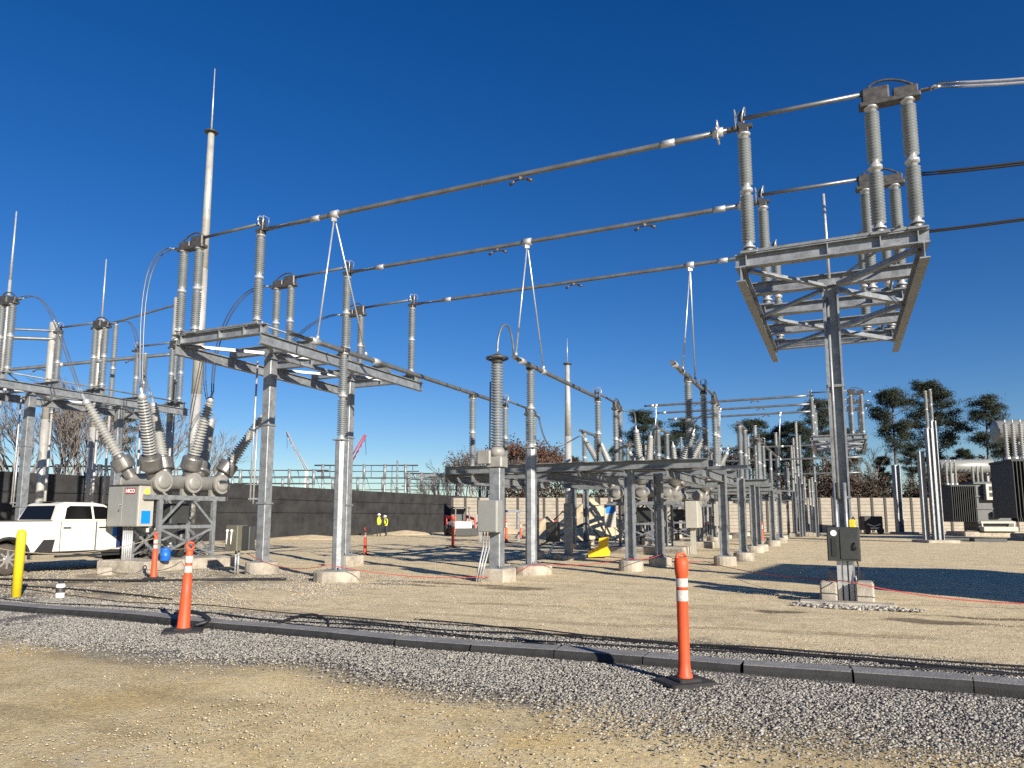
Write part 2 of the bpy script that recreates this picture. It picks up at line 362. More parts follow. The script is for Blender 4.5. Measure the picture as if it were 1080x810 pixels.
def band(U,V):
    e=.35*np.sin(U*.9)+.25*np.sin(U*2.3+1)
    return (RNG.uniform(0,1,len(U))<np.clip((V-np.clip(5.5-.16*(U+4),4.6,5.5)-.5*e)/1.0,0,1)**1.6)&(RNG.uniform(0,1,len(U))<np.clip((9.45+.5*e-V)/.7,0,1))&~((V>7.62)&(V<8.06))
g=stones('gravel_band',115000,(-17,6,4.2,9.8),.0055,.0155,['st0','st1','st2','st3','st4','st0'],band); tag(g,'grey crushed stone spread along the rubber cable ramp','gravel')
def patch(U,V):
    e=np.sin(U*1.3)*np.sin(V*1.7+1)+.4*np.sin(U*3.1+V*2.2); return (e>-.35)&(U<-9)
g=stones('yard_gravel',16000,(-21,-9,9.0,16.5),.008,.02,['st0','st1','st2','st3','pb0'],patch); tag(g,'thin grey gravel under the circuit breaker and truck','gravel')
def loose(U,V):
    e=np.sin(U*.8+1)*np.sin(V*1.1)+.5*np.sin(U*2.6-V*1.3); return (e+RNG.normal(0,.5,len(U)))>.25
g=stones('track_pebbles',16000,(-12,6,-1,6.4),.004,.011,['pb0','pb1','pb2','pb3','st1','st2'],loose); tag(g,'loose pebbles on the tan dirt track','pebbles')
def nearpole(U,V): return ((U-.1)**2/1.1+(V-13.95)**2/.07)<1
def yardp(U,V): return (np.sin(U*.7+2)*np.sin(V*.9)+.5*np.sin(U*2.1-V*1.7)+RNG.normal(0,.45,len(U)))>.35
g=stones('yard_pebbles',9000,(-11,10,9.0,17),.004,.012,['pb0','pb1','pb2','pb3','st1'],yardp); tag(g,'scattered small pebbles on the tan hard standing','pebbles')
g=stones('rubble_patch',900,(-2,2,13.3,14.6),.02,.045,['st1','st3','st2'],nearpole); tag(g,'small heap of grey rubble at the foot of the right pole','gravel')

# ------------------------------------------------------------------ insulators and switches
def shed_profile(z0,z1,r,n,core=.5):
    P=[]; p=(z1-z0)/n
    for i in range(n):
        z=z0+i*p; P+=[(r*core,z),(r*(1-.0),z+p*.42),(r*.97,z+p*.56),(r*core,z+p*.86)]
    P.append((r*core,z1)); return P
_ins={}
def insulator(parent,x,y,z0,z1,r=.125,n=17,seg=14,units=2,m='porc'):
    """post insulator: porcelain sheds between metal flanges, one continuous two-material mesh"""
    key=(round(z1-z0,3),r,n,seg,units,m); H=z1-z0
    if key not in _ins:
        b=MB(); fl=.07; uh=H/units; prof=[]; ms=[]
        def add(pts,mi):
            for p in pts: prof.append(p); ms.append(mi)
        for k in range(units):
            a=k*uh
            add([(r*.95,a),(r*.95,a+.03),(r*.62,a+.035),(r*.62,a+fl*1.35)],1)
            add(shed_profile(a+fl*1.4,a+uh-fl*1.4,r,n),0)
            add([(r*.62,a+uh-fl*1.35),(r*.62,a+uh-.035),(r*.95,a+uh-.03),(r*.95,a+uh-.001)],1)
        b.lathe(prof,seg)
        for j in range(len(prof)-1):
            for i in range(seg): b.mi[j*seg+i]=max(ms[j],ms[j+1])
        b.mi[-1]=b.mi[-2]=1
        o=b.build('insulator',[m,'cap'],parent,(x,y,z0)); _ins[key]=o.data; return o
    o=bpy.data.objects.new('insulator',_ins[key]); COL.objects.link(o); o.parent=parent; o.location=(x,y,z0)
    return o
SWH=2.7                      # beam top to blade
def make_switch(label,u,v,z,rot,group):
    t=thing('disconnect_switch',label,'switch',u,v,z,rot,group)
    top=SWH-.28
    for x in (0,2.2,2.78): insulator(t,x,0,.12,top)
    for x in (0,2.2,2.78):
        b=MB(); b.cbox(x-.16,x+.16,-.14,.14,.0,.035,.01); b.cyl((x,0,.03),(x,0,.12),.085); b.build('pedestal','galv_old',t)
    b=MB(); b.bar((2.2,0,.075),(2.78,0,.075),.05,.05); b.bar((2.5,-.2,.09),(2.5,.2,.09),.04,.04); b.build('crank_link','galv_old',t)
    j=MB(); j.cbox(-.09,.09,-.1,.1,top,top+.1,.015); j.bar((-.36,0,top+.14),(.16,0,top+.14),.1,.07)
    for s in (-1,1): j.bar((-.05,s*.07,top+.1),(-.05,s*.07,SWH+.16),.07,.02)
    j.build('jaw','fitting',t)
    h=MB(); ring=[(.03*math.sin(k/12*6.28),0.13*math.cos(k/12*6.28),SWH+.08+.17*math.sin(k/12*6.28)) for k in range(13)]
    h.tube(ring,.014,6); h.tube([(-.13,-.1,top+.1),(-.15,-.1,SWH+.2),(-.15,.1,SWH+.2),(-.13,.1,top+.1)],.013,6)
    h.build('arcing_horn','alu_bright',t)
    bl=MB(); bl.cyl((-.06,0,SWH+.04),(2.1,0,SWH),.042,n=10); bl.build('blade','alu_bright' if False else 'alu',t)
    hg=MB(); hg.cbox(2.0,2.98,-.11,.11,top,top+.09,.02); hg.cbox(2.05,2.5,-.075,.075,top+.09,SWH+.08,.03); hg.cbox(2.55,2.95,-.06,.06,top+.09,SWH-.02,.02)
    hg.bar((2.98,0,top+.12),(3.2,0,top+.12),.09,.025); hg.tube(bez((2.15,0,SWH+.06),(2.2,0,SWH+.24),(2.6,0,SWH+.25),(2.9,0,SWH-.04)),.022,7)
    hg.build('hinge','fitting',t)
    tb=MB(); tb.cyl((3.13,-.035,top+.12),(3.3,-.035,top+.15),.024,n=8); tb.cyl((3.13,.035,top+.12),(3.3,.035,top+.15),.024,n=8); tb.build('terminal','alu_bright',t)
    return t
PH=(13.75,17.4,21.1)
nth=('nearest','middle','farthest'); BZ=9.15; PZ=6.45
sw=make_switch('grey disconnect switch at the near edge of the right high platform',-1.35,PH[0],PZ,0,'disconnect switches on the high platforms')
for i in (1,2): clone(sw,('grey disconnect switch in the middle of the right high platform','grey disconnect switch at the far edge of the right high platform')[i-1],-1.35,PH[i],PZ)
for i in range(3): clone(sw,('grey disconnect switch at the near edge of the high platform beside the tall mast','grey disconnect switch in the middle of the high platform beside the tall mast','grey disconnect switch at the far edge of the high platform beside the tall mast')[i],-13.5,PH[i],PZ,math.pi)
LLV=(14.9,18.4,22.0)
for i in range(3): clone(sw,('grey disconnect switch cut by the left picture edge on leftmost platform','grey disconnect switch in the middle of the leftmost platform','grey disconnect switch at the far end of the leftmost platform')[i],-28.6,LLV[i],PZ,0)
FV=[v+34.1 for v in PH]
for i in range(3): clone(sw,('small distant disconnect switch nearest on the far platform behind the right pole','small distant disconnect switch in the middle of the far platform behind the right pole','small distant disconnect switch rearmost on the far platform behind the right pole')[i],-1.4,FV[i],PZ,0,'disconnect switches on the far high platform')
LU=(-11.4,-7.75,-4.05); LZ=5.9; LPZ=LZ-SWH
names3=('left','middle','right')
for i in range(3):
    clone(sw,f'disconnect switch on the low platform at the end of the {names3[i]} low tube',LU[i],24.4,LPZ,math.pi/2,'disconnect switches on the low platform')
    clone(sw,f'far disconnect switch on the second low platform under the {names3[i]} far tube',LU[i],44.3,LPZ,-math.pi/2,'disconnect switches on the second low platform')

# ------------------------------------------------------------------ high platforms
def footing(parent,x,y,s=.8,h=.32,rnd=False):
    b=MB()
    if rnd: b.lathe([(s*.5,-.1),(s*.5,h-.03),(s*.47,h)],20,(x,y,0),smooth=False)
    else: b.cbox(x-s/2,x+s/2,y-s/2,y+s/2,-.1,h,.03)
    return b.build('footing','conc',parent)
def base_plate(b,x,y,z,s=.42):
    b.box(x-s/2,x+s/2,y-s/2,y+s/2,z,z+.03)
    for i in (-1,1):
        for j in (-1,1): b.cyl((x+i*s*.38,y+j*s*.38,z+.03),(x+i*s*.38,y+j*s*.38,z+.11),.018,n=6)
def make_platform(label,u,v,group,rod=True,kind='H'):
    t=thing('steel_platform',label,'platform',u,v,0,0,group)
    top=PZ
    for y in (1.85,5.5):
        b=MB()
        if kind=='H': b.ibeam((0,y,.3),(0,y,top-.27),.30,.30,up=(1,0,0),t=.05,ft=.035)
        else: b.prof((0,y,.3),(0,y,top-.27),[(-.135,-.12),(-.12,-.135),(.12,-.135),(.135,-.12),(.135,.12),(.12,.135),(-.12,.135),(-.135,.12)],up=(0,1,0))
        for z in (1.9,4.1): b.box(-.165,.165,y-.165,y+.165,z,z+.05)
        base_plate(b,0,y,.3); b.build('column','galv',t)
        footing(t,0,y,.8 if kind=='H' else .9,.31,y<3)
    for k,y in enumerate((0,1.85,3.65,5.5,7.35)):
        b=MB(); b.ibeam((-1.6,y,top-.125),(1.6,y,top-.125),.2,.25)
        if k in (0,2,4):
            for x in (-1.4,0,.85,1.43): b.box(x-.01,x+.01,y-.095,y+.095,top-.225,top-.025)
        b.build('cross_beam','galv',t)
    for x in (-1.5,1.5):
        b=MB(); b.ibeam((x,-.15,top-.40),(x,7.6,top-.40),.16,.29); b.build('side_beam','galv',t)
    for y0,y1,cy in ((0,3.65,1.85),(3.65,7.35,5.5)):
        for x in (-1.42,1.42):
            for yy in (y0,y1):
                b=MB(); b.angle((x,yy+(.12 if yy==y0 else -.12),top-.31),(.12*(1 if x>0 else -1),cy+(-.15 if yy==y0 else .15),top-.31),.1,.014); b.build('brace','galv',t)
    b=MB(); b.bar((0,1.85,top-.3),(0,5.5,top-.3),.12,.1); b.build('spine_beam','galv',t)
    b=MB(); b.bar((-1.5,-.1,top+.03),(1.4,-.1,top+.03),.03,.05); b.cyl((.2,1.5,top-.2),(1.3,.1,top+.1),.025,n=8); b.cyl((1.2,-.1,top+.06),(1.2,7.4,top+.06),.028,n=8); b.build('operating_shaft','galv_old',t)
    return t
pf=make_platform('high galvanised steel platform on two columns at right',0,PH[0],'high switch platforms')
b=MB(); b.cyl((.0,1.66,6.3),(-.02,1.66,8.1),.028,n=8); b.build('ground_rod','cap',pf)
b=MB()
for x in (-.12,.05): b.cyl((x,1.63,.3),(x,1.63,2.2),.035,n=8)
b.cyl((-.06,1.6,1.9),(-.06,1.6,5.9),.03,n=8); b.build('operating_pipe','galv',pf)
p2=make_platform('high galvanised steel platform beside the tall mast at left',-14.72,PH[0],'high switch platforms',kind='box')
b=MB(); b.cyl((-.45,1.75,2.0),(-.4,1.75,6.0),.028,n=8); b.cyl((-.33,1.75,1.9),(-.3,1.75,4.1),.026,n=8); b.bar((-.5,1.75,4.05),(.0,1.75,4.05),.03,.05); b.bar((-.5,1.75,2.05),(.0,1.75,2.05),.05,.04); b.build('operating_pipe','cap',p2)
clone(p2,'leftmost high steel platform cut by the picture edge above the truck',-27.25,LLV[0]-.1)
clone(pf,'distant high steel platform seen behind the right pole',0,FV[0],group='high switch platforms')

# ------------------------------------------------------------------ tube buses
def bus(label,p,q,r=.062,damp=(),couple=(),group=None,name='bus_tube'):
    p,q=Vector(p),Vector(q); d=(q-p).normalized()
    t=tag(empty(name,p),label,'bus tube',group)
    b=MB(); n=12; sag=.0
    b.tube([(q-p)*(i/n) for i in range(n+1)],r,10); b.build('tube','alu',t)
    if couple:
        for k in couple:
            c=MB(); c.cyl((q-p)*k-d*.14,(q-p)*k+d*.14,r*1.3,n=10); c.build('coupler','cap',t)
    for k in damp:
        m=MB(); o=(q-p)*k
        m.bar(o+Vector((0,0,r*.5)),o+Vector((0,0,-r-.06)),.07,.05); m.tube([o-d*.22+Vector((0,0,-r-.1)),o-d*.1+Vector((0,0,-r-.045)),o+d*.1+Vector((0,0,-r-.045)),o+d*.22+Vector((0,0,-r-.1))],.022,6)
        for q_ in (-1,1): m.cyl(o+d*(q_*.15)+Vector((0,0,-r-.07)),o+d*(q_*.27)+Vector((0,0,-r-.13)),.036,n=8)
        m.build('vibration_damper','fitting',t)
    return t
def star(t,o,d,r=.2):            # corona fitting at the end of a tube
    x,y,d=basis(d); b=MB(); pts=[]
    for k in range(25):
        a=k/24*6.283; rr=r*(1+.3*math.cos(6*a)); pts.append(Vector(o)+x*(rr*math.cos(a))+y*(rr*math.sin(a)))
    b.tube(pts,.018,6); b.cyl(Vector(o)-d*.1,Vector(o)+d*.1,.09,n=10); b.build('corona_fitting','cap',t)
du=Vector((CA,-SA,0)); dv=Vector((SA,CA,0))
for i in range(3):
    nm=('topmost and nearest of the long grey tubes crossing the sky','middle of the three long grey tubes crossing the sky','lowest of the three long grey tubes crossing the sky')[i]
    p,q=UV(-13.22,PH[i],BZ-.14),UV(-1.66,PH[i],BZ-.14)
    t=bus(nm,p,q,.056,damp=((.62,),(.42,.78),(.5,))[i],couple=((.13,.9),(.08,.94),(.1,.9))[i],group='long bus tubes')
    star(t,(q-p)*.985,du,.17)
    p,q=UV(-16,FV[i],BZ-.14),UV(-1.66,FV[i],BZ-.14)
    t=bus(('nearest of the three thin far tubes against the pines','middle of the three thin far tubes against the pines','rearmost of the three thin far tubes against the pines')[i],UV(-11.9,FV[i],BZ-.14),q,.075,damp=(.35,.7),couple=(.05,),group='far bus tubes')
LS=(12.6,17.1,19.5)
for i in range(3):
    p,q=UV(LU[i],LS[i],LZ-.14),UV(LU[i],24.12,LZ-.14)
    t=bus(f'low grey tube running away from the viewer, {names3[i]} of three',p,q,.066,couple=(.08,.3),group='low bus tubes')
    bus(f'far low tube beyond the breakers, {names3[i]} of three',UV(LU[i],44.6,LZ-.14),UV(LU[i],FV[2-i]+1.6 if False else 56.5,LZ-.14),.075,group='far low bus tubes')
# V-shaped droppers
for i in range(3):
    for far in (0,1):
        v0=FV[i] if far else PH[i]; u1=LU[i]+.28
        lab=(f'pale V-shaped pair of rods hanging from the {("topmost","middle","lowest")[i]} long tube' if not far else f'distant pair of dropper rods under the far tubes, {names3[i]}')
        t=tag(empty('dropper_rods',UV(u1,v0,BZ-.2)),lab,'dropper','dropper rods' if not far else 'far dropper rods')
        for dvv in (-.15,1.85) if not far else (.4,1.6):
            e=UV(LU[i],v0+dvv,LZ-.08)-UV(u1,v0,BZ-.2); b=MB(); b.cyl((0,0,0),e,.021,n=8); b.cyl(e*.97,e,.045,n=8); b.build('rod','alu_bright',t)
        b=MB(); b.cyl(-du*.12+Vector((0,0,.06)),du*.12+Vector((0,0,.06)),.1,n=10); b.bar((0,0,0),(0,0,-.12),.12,.06); b.build('clamp','cap',t)

# ------------------------------------------------------------------ standing posts
def post_support(name,label,u,v,h,top,w=.26,kind='oct',group=None,foot=1.0,rnd=True,fh=.24):
    t=thing(name,label,'insulator post',u,v,0,0,group); b=MB()
    if kind=='oct':
        a=w/2; c=a*.42; b.prof((0,0,fh),(0,0,h),[(a,-c),(a,c),(c,a),(-c,a),(-a,c),(-a,-c),(-c,-a),(c,-a)],up=(0,1,0))
    else: b.ibeam((0,0,fh),(0,0,h),w,w,up=(1,0,0),t=.03,ft=.03)
    base_plate(b,0,0,fh,w*1.6); b.box(-w*.6,w*.6,-w*.6,w*.6,h,h+.03); b.build('post','galv',t); footing(t,0,0,foot,fh,rnd)
    if top:
        insulator(t,0,0,h+.03,top-.2,.125,17,14,2)
        c=MB(); c.cbox(-.1,.1,-.12,.12,top-.2,top-.12,.02); c.lathe([(.1,-.12),(.1,.12)],12,(0,0,top-.14),(0,1,0)); c.build('tube_clamp','fitting',t)
    return t
post_support('insulator_post','tall octagonal steel post with insulator under the left low tube',LU[0],14.65,3.45,LZ,.27,foot=1.15)
post_support('insulator_post','tall square steel post with insulator under the middle low tube',LU[1]-.12,18.55,3.45,LZ,.29,foot=1.15)
for u,v,lab in ((LU[0],21.75,'post insulator on the low platform carrying the left low tube'),(LU[2],21.7,'post insulator on the low platform carrying the right low tube')):
    t=thing('post_insulator',lab,'insulator',u,v,LPZ,0,'post insulators on the low platform'); insulator(t,0,0,.0,SWH-.3,.125,17,14,2)
    c=MB(); c.cbox(-.1,.1,-.12,.12,SWH-.3,SWH-.2,.02); c.lathe([(.09,-.1),(.09,.1)],12,(0,0,SWH-.15),(0,1,0)); c.build('tube_clamp','fitting',t)
# coupling-capacitor column
t=thing('voltage_transformer','slender voltage transformer on post with ringed top and grey cabinet','transformer',-7.82,16.25)
b=MB(); b.prof((0,0,.3),(0,0,2.75),[(-.13,-.15),(.13,-.15),(.15,-.13),(.15,.13),(.13,.15),(-.13,.15),(-.15,.13),(-.15,-.13)],up=(0,1,0)); base_plate(b,0,0,.3,.6); b.build('post','galv',t); footing(t,0,0,.74,.3)
b=MB(); b.cbox(-.22,.22,-.2,.2,2.78,3.05,.04); b.cbox(-.42,-.05,-.3,-.2,2.86,3.2,.03); b.lathe([(.2,3.05),(.2,3.2),(.15,3.28)],14); b.build('base_tank','tank',t)
b=MB(); b.lathe(shed_profile(3.28,5.42,.165,30),16); b.build('insulator','porc',t)
b=MB(); b.lathe([(.12,5.42),(.15,5.46),(.15,5.62),(.1,5.66)],14); b.tube([(.26*math.cos(k/20*6.283),.26*math.sin(k/20*6.283),5.56) for k in range(21)],.035,8)
for k in range(3): b.bar((0,0,5.56),(.26*math.cos(k*2.1),.26*math.sin(k*2.1),5.56),.03,.02)
b.build('corona_ring','fitting',t)
b=MB(); b.cbox(-.3,.24,-.48,-.16,1.18,1.95,.02); b.build('cabinet','cab_front',t); b=MB(); b.cbox(-.275,.215,-.494,-.4805,1.2,1.93,.006); b.build('cabinet_door','cab_front',t)
b=MB()
for k in range(3): b=MB(); b.tube([(-.2+.08*k,-.34,1.2),(-.2+.08*k,-.34,.8),(-.26+.07*k,-.42,.4),(-.3+.06*k,-.5,.0)],.022,7); b.build('conduit','cap',t)
b=MB(); b.cyl((-.26,.1,2.7),(-.26,.14,5.0),.022,n=8); b.build('ground_pipe','cap',t)
b=MB(); b.tube(bez(UV(-7.82,16.25,5.66),UV(-7.8,16.2,6.6),UV(LU[1],17.0,7.0),UV(LU[1],17.12,LZ-.1)),.026,8); o=b.build('jumper_loop','alu'); tag(o,'thin arched wire from the ringed transformer top to the middle low tube','cable')
# short post with black box
t=thing('short_post','short steel post with black box hanging on its left side','post',-9.35,25.6)
b=MB(); b.prof((0,0,.15),(0,0,2.05),[(-.13,-.13),(.13,-.13),(.13,.13),(-.13,.13)],up=(0,1,0)); b.build('post','galv',t); footing(t,0,0,1.3,.15,True)
b=MB(); b.cbox(-.82,-.36,-.25,.1,.62,1.35,.03); b.build('box','box_dark',t)
b=MB(); b.tube(bez((-.55,-.1,.65),(-.55,-.1,.4),(-.7,-.15,.35),(-.75,-.2,.0)),.05,7); b.bar((-.4,0,1.2),(-.1,0,1.2),.05,.05); b.build('conduit','cap',t)

# ------------------------------------------------------------------ low platforms
def low_platform(label,cols,v0,vs,rot=0):
    t=thing('low_platform',label,'platform',0,v0,0,0,'low switch platforms'); top=LPZ
    for (u,v) in cols:
        b=MB(); b.ibeam((u,v-v0,.28),(u,v-v0,top-.26),.26,.26,up=(1,0,0),t=.03,ft=.03); base_plate(b,u,v-v0,.28,.4); b.build('column','galv',t); footing(t,u,v-v0,.72,.28,random.random()<.7)
    for k,v in enumerate(vs):
        b=MB(); b.ibeam((-11.95,v-v0,top-.13),(-3.4,v-v0,top-.13),.28,.26); b.build('long_beam','galv_old',t)
    for u in (LU[0]-.5,LU[0]+.5,LU[1]-.5,LU[1]+.5,LU[2]-.5,LU[2]+.5):
        b=MB(); b.ibeam((u,vs[0]-v0-.2,top-.40),(u,vs[-1]-v0+.35,top-.40),.14,.26); b.build('side_beam','galv_old',t)
    for u in LU:
        for a in (-1,1):
            b=MB(); b.angle((u-a*1.7,vs[0]-v0,top-.3),(u+a*1.7,vs[1]-v0,top-.3),.08,.012); b.build('brace','galv',t)
    for u in LU:
        b=MB(); b.bar((u-.45,27.0-24.4+24.4-v0 if v0<30 else 42-v0,top+.01),(u+.45,27.0-v0 if v0<30 else 42-v0,top+.01),.3,.03); b.build('bearing_plate','galv',t)
    return t
low_platform('long low steel platform in the middle carrying three switches',[(-10.86,22.5),(-10.55,25.2),(-5.72,20.95),(-5.38,23.2),(-3.55,24.4),(-3.3,27.2)],20.9,(20.9,21.75,24.4,26.9))
low_platform('second low steel platform farther back beyond the breakers',[(-11,42),(-7.4,41.7),(-3.5,41.7),(-3.5,46.8),(-7.4,46.8),(-11,46.8)],41.5,(41.5,42.0,44.3,46.2,47.2))
lp3=[o for o in COL.objects if o.get('category')=='platform' and o.name.startswith('low_platform')][1]
clone(lp3,'faraway low steel platform before the panel wall',0,62.5)
for i in range(3):
    clone(sw,f'faraway disconnect switch before the panel wall, {names3[i]} of three',LU[i],65.3,LPZ,-math.pi/2,'faraway disconnect switches')
# middle section between the two breaker rows
t=thing('low_gantry','small low steel gantry between the two breaker rows','platform',0,33.6)
for u in (-12,-8,-3.6):
    for v in (0,1.9):
        b=MB(); b.ibeam((u,v,.28),(u,v,LPZ-.26),.24,.24,up=(1,0,0),t=.03,ft=.03); b.build('column','galv',t); footing(t,u,v,.8,.28,True)
for v in (0,1.9):
    b=MB(); b.ibeam((-12.6,v,LPZ-.13),(-2.9,v,LPZ-.13),.26,.26); b.build('long_beam','galv_old',t)
for u in LU:
    for k,v in enumerate((33.6,35.5)):
        q=thing('post_insulator',f'post insulator on the gantry between breakers, {names3[LU.index(u)]} pair, '+('near one','far one')[k],'insulator',u,v,LPZ,0,'post insulators between the breakers')
        insulator(q,0,0,0,SWH-.3,.14,20,10,2); c=MB(); c.cbox(-.1,.1,-.12,.12,SWH-.3,SWH-.18,.02); c.build('tube_clamp','fitting',q)
    bus(f'short tube between the breaker rows, {names3[LU.index(u)]} of three',UV(u,33.0,LZ-.2),UV(u,36.1,LZ-.2),.075,group='short bus tubes')
# posts carrying the far low tubes
for i,u in enumerate(LU):
    for k,v in enumerate((48.8,54.5)):
        post_support('insulator_post',f'far insulator post under the far low tubes, {names3[i]} row, '+('near one','far one')[k],u,v,3.4,LZ,.3,foot=.9,group='far insulator posts')
# extra standing insulator posts far back, pale against the pines
for k,(px,d,zt) in enumerate(((800,40,6.6),(822,52,7.6),(838,58,7.2),(850,62,5.2),(858,60,4.8))):
    X,Y=W(px,d); u=X*CA-Y*SA; v=X*SA+Y*CA
    t=thing('insulator_post',('pale far post insulator left of the far platform','tall thin far post insulator below the far tubes','thin far post beside the pale wall, next to the far platform','short pale far post near the wall','shortest pale far post near the wall')[k],'insulator post',u,v,0,0,'pale far posts')
    b=MB(); b.ibeam((0,0,0),(0,0,zt*.5),.26,.26,up=(1,0,0),t=.03,ft=.03); b.build('post','galv',t); insulator(t,0,0,zt*.5,zt,.13,20,10,2,'porc_light'); footing(t,0,0,.9,.25)

rp=random.Random(8)
for k in range(16):
    px=rp.uniform(405,520); d=rp.uniform(96,124); zt=rp.uniform(6.2,9.6); X,Y=W(px,d); u=X*CA-Y*SA; v=X*SA+Y*CA
    t=thing('insulator_post','thin distant post insulator rising beyond the dark screen','insulator post',u,v,0,0,'far posts beyond the dark screen')
    b=MB(); b.ibeam((0,0,0),(0,0,zt*.6),.3,.3,up=(1,0,0),t=.04,ft=.04); b.build('post','galv',t); insulator(t,0,0,zt*.6,zt,.17,12,8,2,'porc')
for k in range(22):
    px=rp.uniform(676,868); d=rp.uniform(56,70); zt=rp.choice([5.2,6.0,7.2,8.4,9.3])*rp.uniform(.95,1.05); X,Y=W(px,d); u=X*CA-Y*SA; v=X*SA+Y*CA
    t=thing('insulator_post','thin distant post insulator among the crowded far steelwork','insulator post',u,v,0,0,'crowded far posts')
    b=MB(); b.ibeam((0,0,0),(0,0,zt*.52),.22,.22,up=(1,0,0),t=.03,ft=.03); b.build('post','galv',t); insulator(t,0,0,zt*.52,zt,.13,16,10,2,'porc_light' if k%2 else 'porc')
for k,(z,v) in enumerate(((6.0,60.0),(7.3,63.0),(5.2,66.5))):
    bus(('lowest of the faraway crosswise tubes','highest of the faraway crosswise tubes','middle of the faraway crosswise tubes before the wall')[k],UV(-13,v,z),UV(1.5,v,z),.075,damp=(),couple=(.3,.6),group='faraway crosswise tubes')
# ------------------------------------------------------------------ circuit breakers
def make_breaker(label,u,v,rot,cab):
    t=thing('circuit_breaker',label,'circuit breaker',u,v,0,rot,'circuit breakers')
    b=MB(); b.cbox(-1.0,1.0,-1.75,1.75,-.1,.3,.03); b.build('footing','conc',t)
    b=MB(); zt=2.12
    for x in (-.55,.55):
        for y in (-1.0,1.0):
            b.prof((x,y,.3),(x,y,zt),[(-.06,-.06),(.06,-.06),(.06,-.045),(-.045,-.045),(-.045,.06),(-.06,.06)],up=(0,1,0)); b.box(x-.14,x+.14,y-.14,y+.14,.3,.33)
        b.bar((x,-1.55,zt),(x,1.55,zt),.09,.14); b.bar((x,-1.0,1.25),(x,1.0,1.25),.06,.1)
        for s in (-1,1):
            b.bar((x,s*1.0,1.3),(x,s*.2,zt-.07),.05,.07); b.bar((x,s*1.0,.4),(x,-s*1.0,1.2),.04,.07)
    for y in (-1.45,-1.0,1.0,1.45): b.bar((-.55,y,zt),(.55,y,zt),.08,.12)
    for y in (-1.0,1.0): b.bar((-.55,y,.45),(.55,y,1.2),.04,.07); b.bar((.55,y,.45),(-.55,y,1.2),.04,.07)
    b.build('support_frame','galv',t)
    b=MB(); b.cbox(-.25,.25,-.35,.35,1.35,1.95,.04); b.lathe([(.12,.35),(.12,1.35)],14,(0.1,.2,0)); b.build('drive_box','box_dark',t)
    for k,y in enumerate((-1.1,0,1.1)):
        q=MB(); q.lathe([(.08,-.86),(.17,-.845),(.215,-.81),(.225,-.775),(.31,-.77),(.31,-.70),(.255,-.695),(.255,.695),(.31,.70),(.31,.77),(.225,.775),(.215,.81),(.17,.845),(.08,.86)],30,(0,y,2.58),(1,0,0),False)
        for x in (-.45,.45): q.bar((x,y,2.19),(x,y,2.4),.1,.4)
        tk=q.build('tank','tank',t)
        for e in (-1,1):
            dr=Vector((e*.33,(k-1)*.5,1)).normalized(); o=Vector((e*.42,y+(k-1)*.08,2.62))
            q=MB(); q.lathe([(.17,.1),(.17,.38),(.29,.4),(.30,.44),(.30,.74),(.28,.78),(.16,.79),(.16,.86)],30,o,dr,False); tu=q.build('turret','turret',t)
            q=MB(); q.lathe([(r*(1-.28*(z-.86)/1.75),z) for r,z in shed_profile(.86,2.56,.195,19,.56)],16,o,dr); bu=q.build('bushing','porc_light',t)
            q=MB(); q.lathe([(.1,2.55),(.11,2.6),(.11,2.68),(.06,2.72),(.035,2.74),(.035,2.9)],12,o,dr); q.build('terminal_cap','cap',bu)
    if cab:
        q=MB(); q.cbox(-.55,.55,-2.3,-1.8,1.1,2.2,.02); q.bar((-.3,-2.0,0),(-.3,-2.0,1.1),.1,.1); q.bar((.3,-2.0,0),(.3,-2.0,1.1),.1,.1); q.build('cabinet','cab_pale_lit',t)
    return t
def bushing_tip(u,v,rot,e,k):
    dr=Vector((e*.33,(k-1)*.5,1)).normalized(); o=Vector((e*.42,(k-1)*1.18,2.62))+dr*2.88
    X,Y=xy(u,v); return Matrix.Translation((X,Y,0))@Matrix.Rotation(-A+rot,4,'Z')@o
BU,BVv=-18.8,16.1
make_breaker('large circuit breaker with six fanned bushings beside the white truck',BU,BVv,0,False)
brk=make_breaker('circuit breaker with three grey tanks behind the low platform',LU[1],30.9,math.pi/2,True)
clone(brk,'second circuit breaker farther back, half hidden by steelwork',LU[1],38.2,0,math.pi/2)

# cabinet of the near breaker
t=thing('breaker_cabinet','grey two-door cabinet with maroon nameplate and blue placard','cabinet',-18.97,14.45)
b=MB(); b.m=0; b.cbox(-.65,.65,0,.5,1.28,2.45,.012); b.build('housing','cab_pale_lit',t)
b=MB(); b.box(-.68,.68,-.05,.53,2.45,2.475); b.build('roof_plate','fitting',t)
for x0,x1 in ((-.625,-.012),(.012,.625)):
    d=MB(); d.cbox(x0,x1,-.022,-.001,1.31,2.42,.006); dd=d.build('door','cab_front',t)
    if x0<0: h=MB(); h.tube([(-.1,-.025,1.72),(-.1,-.06,1.72),(-.1,-.06,1.9),(-.05,-.06,1.9),(-.05,-.025,1.9)],.014,6); h.build('handle','cap',dd)
b=MB(); b.box(.09,.5,-.027,-.0225,2.2,2.37); pl=b.build('nameplate','redsign',t)
text_mesh('lettering','HICO',.15,'white',pl,(.295,-.0285,2.284),(R(90),0,0),.001,.006)
b=MB(); b.box(.6505,.654,.1,.4,1.35,1.72); bp=b.build('placard','bluesign',t)
b=MB(); b.lathe([(.085,0),(.085,.004)],20,(.6505,.25,2.27),(1,0,0),False); b.build('round_sticker','sticker_yellow',t)
b=MB()
for k in range(5): b=MB(); b.cyl((-.15+.085*k,.2,0),(-.15+.085*k,.2,1.28),.032,n=8); b.build('conduit','cap',t)
